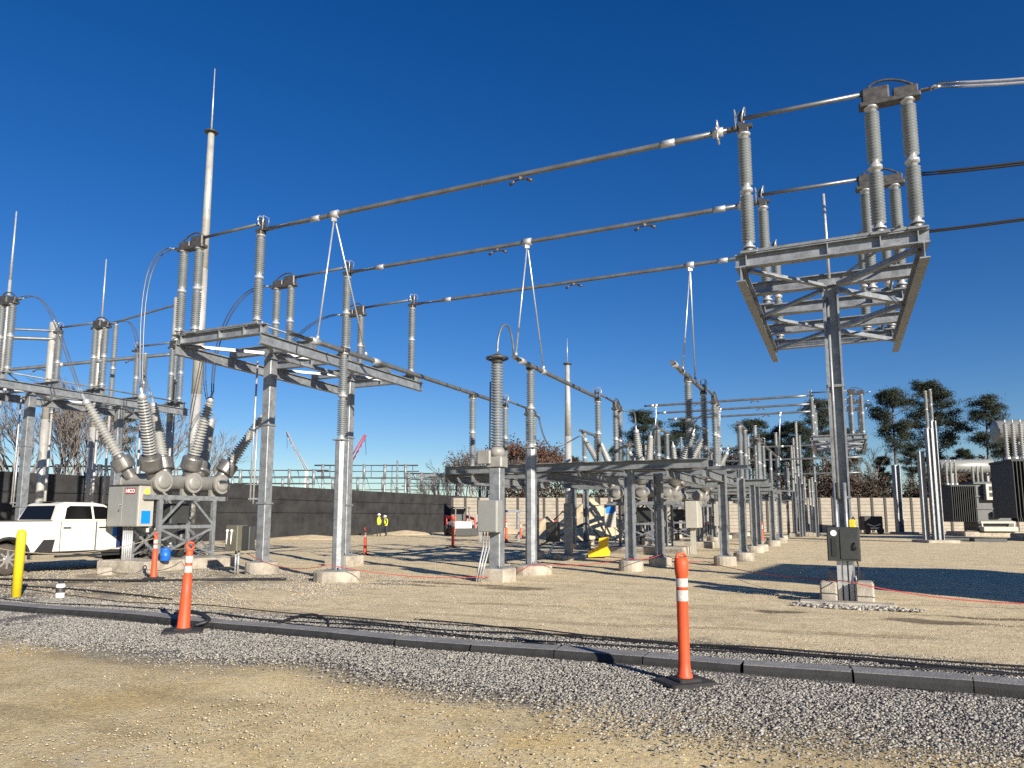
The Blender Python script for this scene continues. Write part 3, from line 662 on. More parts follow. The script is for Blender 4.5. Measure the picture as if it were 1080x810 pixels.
# flexible leads of the left bay
def leads(label,p,q,c1,c2,sep=.06,r=.017,two=True,group=None,m='alu'):
    t=tag(empty('flexible_lead',p),label,'cable',group); p=Vector(p)
    for s in ((-1,1) if two else (0,)):
        o=Vector((SA,CA,0))*(s*sep); b=MB(); b.tube([x-p for x in bez(p+o,Vector(c1)+o,Vector(c2)+o,Vector(q)+o*.6,22)],r,7); b.build('strand',m,t)
    return t
hl=[UV(-28.6+3.25,v,BZ-.12) for v in LLV]; hr=[UV(-13.5-3.25,v,BZ-.12) for v in PH]
for k in range(3):
    q=bushing_tip(BU,BVv,0,-1,k); p=hl[k]
    leads(('pair of leads swooping from the left edge to the leftmost bushing','pair of leads from the middle left switch down to a bushing','pair of leads from the rear left switch down to a bushing')[k],p,q,p+du*1.6+Vector((0,0,.2)),q+Vector((-.8,0,1.6)),group='flexible leads to the near breaker')
    q=bushing_tip(BU,BVv,0,1,k); p=hr[k]
    leads(('pair of leads arching from the near switch beside the tall mast','pair of leads from the middle switch beside the tall mast to a bushing','pair of leads from the far switch beside the tall mast to the tilted bushing')[k],p,q,p-du*1.3+Vector((0,0,.1)),q+Vector((-.1,.0,1.9)),group='flexible leads to the near breaker',m='alu' if k==0 else 'cable')
for k,u in enumerate(LU):
    p=UV(u,27.7,LZ-.12); q=bushing_tip(LU[1],30.9,math.pi/2,-1,2-k) if False else bushing_tip(LU[1],30.9,math.pi/2,-1,2-k)
    best=min([bushing_tip(LU[1],30.9,math.pi/2,e,kk) for e in (-1,1) for kk in range(3)],key=lambda z:(z-p).length)
    leads(f'lead from the low platform switch to a breaker bushing, {names3[k]}',p,best,p+dv*(.9,1.2,1.0)[k]+Vector((0,0,(-1.9,-.1,-.6)[k])),best+(-du*1.2+Vector((0,0,-.5)) if k==0 else Vector((0,0,1.0))),group='flexible leads of the low platform')
for k in range(3):
    p=UV(-1.35+3.25,PH[k],BZ-.12); q=UV(16,PH[k]+.3,BZ-.1)
    leads(('topmost heavy lead running out of the picture at right','middle heavy lead running out of the picture at right','lowest heavy lead running out of the picture at right')[k],p,q,p+du*3+Vector((0,0,(-.75,-.3,-.15)[k])),q-du*4+Vector((0,0,(-1.0,-.4,.1)[k])),sep=.06,r=.024,group='heavy leads at right',m='alu_bright' if k==0 else 'cable')

# ------------------------------------------------------------------ masts and back poles at left
def mast(label,px,d,segs,plate=True,group='steel masts',foot=True):
    X,Y=W(px,d); t=tag(empty('steel_mast',(X,Y,0)),label,'mast',group)
    b=MB()
    for (r0,z0,r1,z1) in segs[:-1]: b.cyl((0,0,z0),(0,0,z1),r0,r1,n=18)
    b.lathe([(segs[0][0]*1.7,0.05),(segs[0][0]*1.7,.1)],18)
    b.build('pole','pole',t)
    if plate:
        c=MB(); z=segs[-2][3]; c.lathe([(segs[-2][2]*2.1,z),(segs[-2][2]*2.1,z+.05)],16); c.build('top_plate','fitting',t)
    r0,z0,r1,z1=segs[-1]; c=MB(); c.cyl((0,0,z0),(0,0,z1),r0,r1,n=8); c.build('lightning_rod','cap',t)
    footing(t,0,0,1.4,.1,True)
    return t
def zat(y,d): return 1.55+(545-y)/766*d/(1+0)  # rough height of a sight line
mast('tall bright steel mast with top plate rising behind the circuit breaker',200,29,[(.22,.1,.2,6.5),(.2,6.5,.17,11.8),(.17,11.8,.13,17.85),(.04,17.85,.02,20.8)])
mast('slim steel mast with rod tip beyond the low platform',600,40,[(.2,.1,.19,6),(.19,6,.12,10.1),(.03,10.1,.015,11.6)],True)
mast('round steel pole behind the white truck, left one',40,33,[(.2,.1,.18,6),(.18,6,.17,10.6),(.03,10.6,.02,10.75)],False)
mast('round steel pole with a thin white rod left of the breaker',92,36,[(.2,.1,.18,6),(.17,6,.15,11.6),(.045,11.6,.03,14.8)],False)
mast('round steel pole just left of the tall mast',174,34,[(.2,.1,.18,6),(.18,6,.18,12.1),(.03,12.1,.02,12.2)],False)
mast('thin white lightning rod cut by the left picture edge',-12,31,[(.12,.1,.1,7),(.08,7,.06,12),(.05,12,.03,15.2)],False)
def P(px,d,z): X,Y=W(px,d); return Vector((X,Y,z))
bus('thin back tube ending at the pole behind the truck',P(-90,31,9.9),P(48,33,10.2),.05,group='thin back tubes')
bus('second back tube just below, ending at the same pole',P(-90,31,9.5),P(46,33,9.8),.08,group='thin back tubes')
bus('back tube between the rod-tipped pole and the pole beside the mast',P(100,36,11.35),P(182,34,11.9),.05,group='thin back tubes')
bus('long back tube crossing behind the leftmost platform',P(-40,33,8.2),P(181,34.4,9.45),.08,damp=(.3,.75),couple=(.4,.6),group='thin back tubes')
for k,(px,d,z0,z1) in enumerate(((52,32.4,6.2,9.8),(148,33.8,6.4,9.3),(181,33.3,6.2,9.6),(102,35.4,6.6,10.8),(114,35.2,6.6,11.1))):
    X,Y=W(px-6,d); t=tag(empty('back_insulator',(X,Y,0)),('ribbed insulator against the left pole behind the truck','ribbed insulator on the long back tube left of the mast','ribbed insulator against the pole beside the mast','ribbed insulator left of the thin white rod','ribbed insulator right of the thin white rod')[k],'insulator','back insulators')
    b=MB(); b.cyl((0,0,0),(0,0,z0),.06,n=10); b.build('post','pole',t); insulator(t,0,0,z0,z1,.14,24,10,2)

# control cabinet on right column
t=thing('control_cabinet','dark switch control cabinet with round white gauge on right pole','cabinet',-.02,PH[0]+1.25)
b=MB(); b.cbox(-.28,.28,-.22,.1,.74,1.36,.02); b.build('housing','box_dark',t)
b=MB(); b.cbox(-.06,.25,-.235,-.221,.78,1.32,.008); d=b.build('door','box_dark',t)
b=MB(); b.tube([(.17,-.24,.95),(.2,-.275,.97),(.2,-.275,1.05),(.17,-.24,1.07)],.016,6); b.build('handle','plastic',d)
b=MB(); b.lathe([(.055,0),(.055,.012)],16,(-.16,-.221,1.25),(0,-1,0),False); b.build('gauge','white',t)
b=MB(); b.box(-.2,-.12,-.235,-.221,.83,1.16); b.build('viewing_slot','plastic',t)
b=MB()
for k in range(3): b=MB(); b.bar((-.1+.1*k,-.08,.0),(-.1+.1*k,-.08,.74),.07,.05); b.build('conduit','cap',t)
b=MB(); b.tube(bez((.2,-.1,.75),(.28,-.2,.6),(.15,-.15,.4),(.22,-.2,.05)),.014,6); b.tube(bez((.14,.02,1.34),(.18,.0,1.6),(.2,.05,1.6),(.22,.1,1.40)),.012,6); b.build('wiring','cable',t)
b=MB(); b.cbox(.1,.22,-.12,.02,1.362,1.5,.02); b.build('junction_box','yellow',t)
b=MB(); b.cbox(-.44,-.15,-.26,.2,-.05,.36,.03); o=b.build('concrete_block','conc',None,UV(-.02,PH[0]+1.15,0),-A); tag(o,'rough concrete block left of the right pole foot','concrete block','blocks at the right pole')
b=MB(); b.cbox(.15,.46,-.22,.25,-.05,.38,.03); o=b.build('concrete_block','conc',None,UV(-.02,PH[0]+1.15,0),-A); tag(o,'sunlit concrete block right of the right pole foot','concrete block','blocks at the right pole')
b=MB(); b.cbox(-.8,.75,-.18,.18,-.02,.06,.02); o=b.build('concrete_slab','conc',None,UV(0,PH[0]+.55,0),-A); tag(o,'thin grey slab lying before the right pole','slab')
# mechanism box on the left platform column
t=thing('mechanism_box','olive mechanism box with two white levers on left column','cabinet',-15.1,PH[0]+1.55)
b=MB(); b.cbox(-.42,.02,-.3,.1,.62,1.32,.02); b.build('housing','box_olive',t)
b=MB(); b.cbox(.02,.3,-.14,.1,.66,1.3,.02); b.build('side_box','box_dark',t)
for x in (-.34,-.18):
    b=MB(); b.cyl((x,-.33,.8),(x+.02,-.33,1.14),.018,n=8); b.lathe([(.0,0),(.04,.02),(.04,.06),(0,.08)],10,(x+.02,-.33,1.13)); b.build('lever','white',t)
b=MB(); b.cyl((-.1,-.1,.0),(-.1,-.1,.62),.03,n=8); b.cyl((-.2,-.1,.0),(-.2,-.1,.62),.025,n=8); b.build('conduit','cap',t)

# ------------------------------------------------------------------ rubber ramp, cables, cones
rg=random.Random(3); u=-17.0
k=0; vprev=8.0
while u<5.0:
    v=7.85+.10*math.sin(u*.55+1.2)+.05*math.sin(u*1.7); v2=7.85+.10*math.sin((u+1)*.55+1.2)+.05*math.sin((u+1)*1.7)
    b=MB(); a,h=.17,.085
    b.m=1; b.prof((0.006,0,0),(.985,0,0),[(-a,-.02),(a,-.02),(a,.04),(a-.03,h-.004),(-a+.03,h-.004),(-a,.04)]); b.m=0; b.box(.006,.985,-a+.032,a-.032,h-.003,h+.003)
    pass
    X,Y=xy(u,v); o=b.build('ramp_section',['ramp','rubber'],None,(X,Y,0.0),-A+math.atan2(v2-v,1)+rg.uniform(-.012,.012))
    px=540+766*X/max(Y,1)
    lab='grey rubber ramp section in the line crossing the foreground gravel'
    tag(o,lab,'cable ramp','rubber ramp sections'); u+=1.0; k+=1
def ground_cable(label,pts,r,m='cable',name='ground_cable',group='cables on the gravel',cat='cable',n=5):
    # smooth path through grid points
    P_=[UV(*p) for p in pts]; out=[]
    for i in range(len(P_)-1):
        p0=P_[max(i-1,0)];p1=P_[i];p2=P_[i+1];p3=P_[min(i+2,len(P_)-1)]
        for j in range(n):
            t_=j/n; out.append(.5*((2*p1)+(p2-p0)*t_+(2*p0-5*p1+4*p2-p3)*t_**2+(3*p1-p0-3*p2+p3)*t_**3))
    out.append(P_[-1]); o=out[0].copy(); b=MB(); b.tube([q-o for q in out],r,7); ob=b.build(name,m,None,o); return tag(ob,label,cat,group)
rg=random.Random(5)
for k in range(5):
    pts=[]; r=.009+.002*(k%3)
    for i in range(24):
        uu=-17+i*1.0
        if k in (1,2,4) and uu<(-9,-9,-8,0,-6)[k]: continue
        v=8.45+.19*k+.16*math.sin(uu*.45+k*1.3)+.12*math.sin(uu*1.1+2*k)+((.25+.22*k)*max(0,(-uu-3)/14)**1.2) 
        pts.append((uu,v,r+.012+.012*math.sin(uu*2+k)))
    ground_cable(('black cable nearest the rubber ramp','second black cable from the rubber ramp','thin middle black cable of the loose bundle on the gravel','fourth black cable from the rubber ramp','outermost black cable of the bundle behind the ramp')[k],pts,r)
ground_cable('short looped black hose end lying over the ramp',[(-9.6,8.35,.05),(-9.3,8.2,.1),(-8.9,8.05,.14),(-8.5,7.9,.13),(-8.2,7.7,.1),(-8.3,7.55,.05)],.03)
ground_cable('small arched black cable rising from the ramp',[(-7.3,8.05,.06),(-7.1,8.15,.14),(-6.8,8.2,.2),(-6.5,8.15,.15),(-6.35,8.0,.06)],.02)
ground_cable('dark lead lying across the yard behind the yellow bollard',[(-22,10.9,.03),(-19,11.2,.03),(-17,11.7,.03),(-15,12.6,.03),(-13.6,13.6,.03),(-12.6,14.2,.03)],.03)
ground_cable('thin dusty lead in front of the truck',[(-22,9.9,.02),(-19,10.2,.02),(-16,10.4,.02),(-14,10.3,.02),(-11.5,9.9,.02)],.018)
# barrier ropes
def rope(label,pts,r=.009,m='rope'):
    out=[]
    for i in range(len(pts)-1):
        a,c=UV(*pts[i][:3]),UV(*pts[i+1][:3]); s=pts[i][3] if len(pts[i])>3 else .1
        out+=arc(a,c,s,10)[:-1]
    out.append(UV(*pts[-1][:3])); o=out[0].copy(); b=MB(); b.tube([q-o for q in out],r,6); return tag(b.build('barrier_rope',m,None,o),label,'rope','red barrier ropes')
def gxy(px,d): X,Y=W(px,d); return (X*CA-Y*SA, X*SA+Y*CA)
def gp(px,d,z,s=.1): u,v=gxy(px,d); return (u,v,z,s)
rope('red rope slung from the middle posts past the right pole',[gp(697,22.4,.42,.1),gp(742,23.0,.16,.1),gp(888,13.0,.42,.12),gp(1120,12.4,.1)])
rope('red rope running from the middle posts to the left columns',[gp(697,22.4,.42,.08),gp(662,20.0,.42,.1),gp(561,19.6,.3,.1),gp(512,17.6,.12,.12),gp(348,17.4,.42,.22),gp(262,19.3,.6)])
rope('faded red rope trailing from the left column to the breaker',[gp(262,19.3,.6,.2),gp(200,20.6,.7,.15),gp(163,18.5,1.0,.3),gp(-20,17.5,.9)],.01,'rope_grey')
# delineators
def tall_marker(label,px,d,h=1.18,loop=False,lean=0,group='orange marker posts'):
    X,Y=W(px,d); t=tag(empty('marker_post',(X,Y,0)),label,'marker post',group); s=h/1.18
    b=MB()
    if loop:
        b.lathe([(.09*s,.03),(.093*s,.05*s),(.082*s,.08*s),(.066*s,.45*s),(.058*s,.73*s),(.05*s,.735*s),(.044*s,1.06*s),(.03*s,1.08*s)],16)
        b.tube([(.045*s*math.cos(a/12*6.283),0,1.13*s+.05*s*math.sin(a/12*6.283)) for a in range(13)],.018*s,7)
    else:
        b.lathe([(.075*s,.03),(.075*s,.08*s),(.062*s,.1*s),(.055*s,.2*s),(.055*s,.985*s),(.062*s,1.0*s),(.07*s,1.1*s),(.06*s,1.16*s),(.02*s,1.165*s)],16)
        b.tube([(.05*s*math.cos(a/10*6.283),.0,1.17*s+.03*s*math.sin(a/10*6.283)) for a in range(11)],.014*s,6)
    b.build('post','orange',t)
    for z0,z1 in ((.78,.87),(.91,1.0)) if loop else ((.76,.86),(.89,.97)):
        r=(.055 if not loop else .0505)*s
        c=MB(); c.lathe([(r+.002*s,z0*s),(r+.002*s,z1*s)],16,caps=False); c.build('reflective_band','white_tape',t)
    c=MB(); c.cbox(-.25*s,.25*s,-.2*s,.2*s,0,.035*s,.02*s); c.cbox(-.12*s,.12*s,-.12*s,.12*s,.035*s,.06*s,.015*s); o=c.build('rubber_base','rubber',t); 
    t.rotation_euler=(R(lean)*.3,R(lean),R(20))
    return t
tall_marker('tall straight orange marker post on black base, right foreground',717,7.0)
tall_marker('tapered orange marker with ring top standing by the ramp, left foreground',200,10.05,1.2,True,1.5)
tall_marker('orange marker standing in front of the breaker pad',166,18.4,1.15,True)
tall_marker('small far orange marker by the dark screen left of centre',386,30,1.1,True)
tall_marker('far orange marker in front of the skid loader',478,37,1.6,False)
tall_marker('far orange marker half hidden behind the voltage transformer',534,44,1.4,True)
tall_marker('far orange marker just left of the middle square post',549,52,1.2,True)
tall_marker('distant orange marker among the far footings',803,46,1.2,True)
# bollard, cans, bucket
X,Y=W(24.5,14.3); b=MB(); b.lathe([(.085,-.1),(.085,1.2),(.078,1.25),(.055,1.29),(.02,1.305)],18); o=b.build('bollard','yellow',None,(X,Y,0)); tag(o,'yellow steel bollard in front of the truck','bollard')
t=tag(empty('paint_can',(*W(70,14.2),0)),'small white spray can standing on gravel right of the bollard','can')
b=MB(); b.lathe([(.075,0),(.08,.01),(.08,.24),(.06,.27)],14); b.build('body','white',t); b=MB(); b.lathe([(.0815,.1),(.0815,.2)],14,caps=False); b.build('label_band','fitting',t); b=MB(); b.lathe([(.045,.27),(.045,.32)],12); b.build('lid','plastic',t)
t=tag(empty('blue_drum',(*W(177,20.9),.0)),'small blue plastic drum on the breaker pad','drum')
b=MB(); b.lathe([(.12,.3),(.135,.32),(.135,.44),(.142,.45),(.135,.46),(.135,.6),(.142,.61),(.12,.65)],16); b.build('body','blue',t); b=MB(); b.lathe([(.125,.65),(.125,.675)],16); b.build('lid','blue',t)
X,Y=W(632,28); b=MB(); b.extr([(-.42,.02),(.36,.08),(.4,.2),(.3,.38),(.34,.78),(.0,.74),(-.02,.62),(-.05,.4),(-.42,.24)],-.28,.28); o=b.build('bucket','bucket_yellow',None,(X,Y,0),R(-10)); tag(o,'yellow boot-shaped steel bucket lying under the low platform','bucket')
X,Y=W(117,19.9); b=MB(); b.cbox(-.2,.2,-.15,.15,-.02,.2,.02); o=b.build('concrete_block','conc',None,(X,Y,0)); tag(o,'small loose concrete block below the breaker cabinet','concrete block')

# ------------------------------------------------------------------ truck
def bev(o,w,n):
    md=o.modifiers.new('bevel','BEVEL'); md.width=w; md.segments=n; md.limit_method='ANGLE'; md.angle_limit=R(28)
    for p in o.data.polygons: p.use_smooth=True
    w2=o.modifiers.new('wn','WEIGHTED_NORMAL'); w2.keep_sharp=True
def truck():
    t=thing('pickup_truck','white crew cab pickup truck parked behind the yellow bollard','truck',-21.2,11.15,0,math.pi/2-R(4))
    def archpts(cx,r,z0):   # from right to left over the wheel, at sill height
        return [(cx+r*math.cos(a),.45+r*math.sin(a)) for a in [i/12*math.pi for i in range(13)] if .45+r*math.sin(a)>=z0-.001]
    z0=.5; hw=1.0
    poly=[(-.2,z0+.1)]; 
    poly+=[(-.2,1.38),(-.25,1.42),(4.35,1.42),(5.1,1.38),(5.95,1.28),(6.1,1.1),(6.1,.55)]
    for cx in (5.15,.98): poly+=archpts(cx,.52,z0)
    b=MB(); b.extr(poly,-hw,hw); body=b.build('body','truck',t); bev(body,.07,3)
    # cabin greenhouse, narrower to the roof
    lo=[(2.12,.92),(4.75,.92)]; b=MB(); zt=1.97
    pts=[(2.1,1.42,.96),(2.3,zt-.06,.80),(2.5,zt,.76),(3.35,zt,.76),(3.65,zt-.05,.78),(4.6,1.42,.95)]
    n=len(pts); b.v=[(x,-y,z) for x,z,y in pts]+[(x,y,z) for x,z,y in pts]
    for i in range(n-1): b.face([i,i+1,n+i+1,n+i])
    b.face(list(range(n))); b.face([n+i for i in range(n)][::-1]); b.face([0,n-1,2*n-1,n]); cb_=b.build('cabin','truck',t); bev(cb_,.06,3)
    def pane(name,q,off=.006):
        m=MB(); v=[Vector(p) for p in q]; nn=(v[1]-v[0]).cross(v[2]-v[0]).normalized()*off
        m.v=[tuple(p+nn) for p in v]+[tuple(p-nn) for p in v]; k=len(v)
        m.face(list(range(k))); m.face([k+i for i in range(k)][::-1])
        for i in range(k): m.face([i,(i+1)%k,k+(i+1)%k,k+i])
        return m.build(name,'glass',t)
    def side(x,z,s):        # point on the cabin side
        f=(z-1.42)/(zt-1.42); return (x,s*(.958-.19*f+.006),z)
    for s in (-1,1):
        pane('side_window',[side(2.42,1.48,s),side(3.22,1.48,s),side(3.22,1.86,s),side(2.62,1.86,s),side(2.52,1.8,s)])
        pane('side_window',[side(3.29,1.48,s),side(4.38,1.48,s),side(3.86,1.76,s),side(3.6,1.85,s),side(3.29,1.86,s)])
    pane('rear_window',[(2.11,-.8,1.47),(2.11,.8,1.47),(2.26,.7,1.86),(2.26,-.7,1.86)])
    pane('windscreen',[(4.51,-.82,1.48),(4.51,.82,1.48),(3.76,.72,1.87),(3.76,-.72,1.87)])
    for s in (-1,1):
        for x0,x1 in ((2.3,3.3),(3.33,4.42)):
            d=MB(); d.box(x0,x1,s*1.0 if s>0 else -1.008,1.008 if s>0 else s*1.0,.58,1.41); dd=d.build('door','truck',t)
            sq=MB(); ys=(1.0085,1.0105) if s>0 else (-1.0105,-1.0085)
            for xa,xb,za,zb in ((x0-.012,x0+.006,.58,1.41),(x1-.006,x1+.012,.58,1.41),(x0+.007,x1-.007,.575,.59)): sq.box(xa,xb,*ys,za,zb)
            sq.build('door_seal','plastic',dd)
            h=MB(); h.cbox(x0+.06,x0+.28,min(s*1.009,s*1.03),max(s*1.009,s*1.03),1.22,1.26,.006); h.build('door_handle','plastic',dd)
        m=MB(); m.cbox(4.25,4.45,min(s*1.0,s*1.25),max(s*1.0,s*1.25),1.4,1.65,.04); m.build('wing_mirror','plastic',t)
        m=MB(); m.bar((2.2,s*1.02,.45),(4.55,s*1.02,.45),.14,.06); m.build('running_board','plastic',t)
        for cx in (.98,5.15):
            ar=MB(); ar.tube([(cx+.53*math.cos(a),s*1.0,.45+.53*math.sin(a)) for a in [R(-5)+i/14*R(190) for i in range(15)]],.045,6); ar.build('arch_trim','plastic',t)
            wl=MB(); wl.lathe([(.25,-.13),(.37,-.14),(.41,-.1),(.42,0),(.41,.1),(.37,.14),(.25,.13)],28,(cx,s*.86,.42),(0,1,0)); ww=wl.build('wheel','tyre',t)
            rm=MB(); rm.lathe([(.05,.155),(.08,.15),(.17,.08),(.225,.13),(.24,.10)],20,(cx,s*.86,.42),(0,s,0)); 
            for a in range(8):
                aa=a/8*6.283; rm.bar((cx+.07*math.cos(aa),s*1.0,.42+.07*math.sin(aa)),(cx+.24*math.cos(aa),s*.985,.42+.24*math.sin(aa)),.05,.03,up=(0,1,0))
            rm.build('rim','rim',ww)
            wi=MB(); wi.box(cx-.55,cx+.55,min(s*.55,s*.985),max(s*.55,s*.985),.62,.97) if False else wi.box(cx-.5,cx+.5,-.5,.5,.4,.9); wi.build('wheel_well','plastic',t)
    m=MB(); m.box(3.95,4.40,-1.013,-1.0085,.62,1.40); m.build('door_shade','navy',t)  # dark panel: shade over the front door put into colour
    m=MB(); m.box(3.86,4.3,-1.016,-1.0135,1.0,1.22); m.build('door_emblem','bluesign',t) if False else None
    m=MB(); m.box(3.82,3.945,-1.013,-1.0085,.98,1.24); m.build('door_emblem','bluesign',t)
    m=MB(); m.cbox(-.42,-.2,-.95,.95,.5,.7,.04); m.build('rear_bumper','rim',t)
    m=MB(); m.extr([(1.62,.58),(2.1,.58),(2.16,.92),(1.86,.92)],-1.012,-.99); m.build('side_vent','plastic',t)
    for s in (-1,1):
        m=MB(); m.box(-.2,2.05,min(s*.93,s*.99),max(s*.93,s*.99),1.421,1.45); m.build('bed_rail','plastic',t)
        m=MB(); m.cbox(-.262,-.2,min(s*.8,s*.98),max(s*.8,s*.98),1.0,1.36,.01); m.build('tail_light','red',t)
        m=MB(); m.box(1.75,4.5,min(s*1.0005,s*1.006),max(s*1.0005,s*1.006),.505,.57); m.build('rocker_trim','plastic',t)
    m=MB(); m.box(2.35,2.6,-.3,.3,zt,zt+.02); m.build('roof_lamp','plastic',t)
    return t
truck()

# ------------------------------------------------------------------ boundary walls
t=tag(empty('screen_fence',UV(-37.2,-2,0)),'long black fabric screen fence behind the breaker','fence'); t.rotation_euler.z=-A
b=MB(); L_=124; n=62
for i in range(n+1):
    y=i*L_/n
    for z in (0,.9,1.85,2.8,3.75): b.v.append((.06*math.sin(y*1.3+z)+.05*math.sin(y*.47),y,z))
for i in range(n):
    for j in range(4): b.face([i*5+j,(i+1)*5+j,(i+1)*5+j+1,i*5+j+1])
o=b.build('screen','fence',t); md=o.modifiers.new('thickness','SOLIDIFY'); md.thickness=.04
b=MB()
for i in range(0,n+1,2): b.cyl((-.12,i*L_/n,0),(-.12,i*L_/n,3.85),.05,n=8)
o=b.build('post_row','galv_old',t); o['kind']='stuff'
b=MB(); b.tube([(.13,0,2.8),(.13,L_,2.8)],.02,5); b.tube([(.13,0,1.85),(.13,L_,1.85)],.02,5); b.build('seam_rail','box_dark',t)
def panel_wall(label,x0,x1,Y,h=3.45,pitch=1.32):
    t=tag(empty('panel_wall',(x0,Y,0)),label,'wall')
    n=int((x1-x0)/pitch)
    for part_,m_ in (('panels','panel'),('posts','panelpost')):
        b=MB()
        for i in range(n):
            x=i*pitch
            if part_=='panels':
                for z in np.arange(0,h-.01,.345): b.box(x+.11,x+pitch-.11,0,.14,z+.012,z+.333)
            else: b.box(x-.11,x+.11,-.07,.2,0,h+.05)
        o=b.build(part_,m_,t); 
        if n>100 or part_=='posts': o['kind']='stuff'
    return t
panel_wall('long tan panel wall with dark posts behind the yard',-6,64,73)

# ------------------------------------------------------------------ transformers at right
def power_transformer(label,px,d,rz,s=1.0):
    X,Y=W(px,d); t=tag(empty('power_transformer',(X,Y,0),rz),label,'transformer','power transformers'); t.scale=(s,s,s)
    b=MB(); b.cbox(-2.6,2.6,-1.6,1.6,-.1,.35,.05); b.build('footing','conc',t)
    b=MB(); b.cbox(-1.35,1.35,-1.1,1.1,.4,4.4,.08); b.box(-1.5,1.5,-1.25,1.25,4.2,4.32); b.build('tank','trafo',t)
    for z in (1.2,2.2,3.2):
        q=MB(); q.bar((-1.37,-1.14,z),(1.37,-1.14,z),.1,.1); q.build('stiffener','trafo',t)
    for sx in (-1,1):
        b=MB()
        for k in range(12): x=sx*1.55+sx*k*.16; b.box(min(x,x+sx*.035),max(x,x+sx*.035),-1.5,1.35,1.15,4.0)
        b.bar((sx*1.3,.3,3.7),(sx*3.3,.3,3.7),.2,.2); b.bar((sx*1.3,.3,1.4),(sx*3.3,.3,1.4),.2,.2); b.box(min(sx*1.5,sx*3.4),max(sx*1.5,sx*3.4),-1.52,1.37,4.002,4.12); b.box(min(sx*1.5,sx*3.3),max(sx*1.5,sx*3.3),1.0,1.3,1.2,3.9); b.build('radiator','fin',t)
    b=MB(); b.lathe([(.3,-2.2),(.56,-2.15),(.6,-2.1),(.6,2.1),(.56,2.15),(.3,2.2)],24,(-1.1,.7,5.75),(1,0,0))
    for x in (-2.2,.6): b.box(x-.08,x+.08,.5,.9,4.1,5.2)
    b.build('conservator','cab_front',t)
    for x in (-3.2,-2.85,-2.5,-1.15,-.8,-.45):
        q=MB(); big=x<-2; r=.12; hh=1.7 if big else 1.3
        q.lathe(shed_profile(4.3,4.3+hh,r,14),12,(x,-.6,0)); qq=q.build('bushing','porc_light',t)
        c=MB(); c.cyl((x,-.6,4.1),(x,-.6,4.3),.15,n=12); c.cyl((x,-.6,4.3+hh),(x,-.6,4.55+hh),.04,n=8); c.build('bushing_cap','cap',qq)
    b=MB(); b.cbox(-.75,.75,-1.6,-1.16,2.9,4.2,.03); q=b.build('control_box','cab_pale_lit',t)
    for x in (-.4,0,.4):
        for za in (3.65,3.15): c=MB(); c.box(x-.12,x+.12,-1.612,-1.602,za,za+.33); c.build('window','fin',q)
    b=MB(); b.cbox(-.2,.5,-1.5,-1.16,1.5,2.0,.03); b.bar((.15,-1.3,2.0),(.15,-1.3,2.9),.1,.1); b.build('valve_box','cab_pale_lit',t)
    b=MB(); b.cbox(-1.3,1.3,-1.9,-1.16,.4,.75,.03); b.bar((-1.3,-1.5,1.1),(1.3,-1.5,1.1),.12,.16); b.box(-1.25,-1.15,-1.55,-1.45,.75,1.1); b.box(1.15,1.25,-1.55,-1.45,.75,1.1); b.build('step','cab_pale_lit',t)
    b=MB(); b.tube(bez((1.2,.2,4.1),(1.4,.2,5.4),(.9,.2,5.4),(.6,.5,5.0)),.07,8); b.build('pipe','trafo',t)
    return t
power_transformer('grey power transformer with round conservator tank by the panel wall',1041,60,R(-6))
power_transformer('nearer power transformer cut by the right picture edge',1138,47,R(-14),1.27)
# fire wall between and bundle of steel columns
t=tag(empty('column_cluster',(*W(989,44.5),0)),'cluster of three tall steel columns with slim insulators, right','column')
for k,(x,y,h) in enumerate(((-.62,.3,5.6),(-.22,0,7.0),(.2,.2,7.5))):
    b=MB(); b.ibeam((x,y,.1),(x,y,h),.32,.3,up=(1,0,0),t=.05,ft=.04); b.build('column','galv',t)
    if k: insulator(t,x,y,h,9.2+.15*k,.11,30,10,2,'porc_light')
footing(t,-.2,.1,1.9,.15)
t=tag(empty('steel_column',(*W(948,68),0)),'single plain steel column before the panel wall','column'); b=MB(); b.ibeam((0,0,.1),(0,0,6.4),.65,.5,up=(1,0,0),t=.06,ft=.05); b.build('column','galv',t); footing(t,.4,0,1.8,.15)
t=tag(empty('portable_generator',(*W(918,66),0)),'black portable generator beside the panel wall','generator'); b=MB(); b.cbox(-.85,.85,-.5,.5,.35,1.6,.06); b.build('housing','plastic',t)
b=MB(); b.bar((-.6,-.52,.9),(0,-.52,.7),.05,.08); b.bar((0,-.52,.7),(.6,-.52,.9),.05,.08); b.box(-.3,.5,-.53,-.51,.45,.6); b.build('grille','cap',t)
for x in (-.6,.6): b=MB(); b.lathe([(.3,-.1),(.3,.1)],14,(x,-.45,.3),(0,1,0)); b.build('wheel','tyre',t)
for k,(px,d,wd) in enumerate(((1015,47,1.6),(1040,46,1.0))):
    X,Y=W(px,d); b=MB(); b.cbox(-wd,wd,-.3,.3,-.02,.22,.04); o=b.build('timber_stack','box_dark',None,(X,Y,0),R(-5)); tag(o,('long low stack of dark timbers beside the column cluster','shorter low stack of dark timbers right of the long one')[k],'timbers','dark timber stacks')

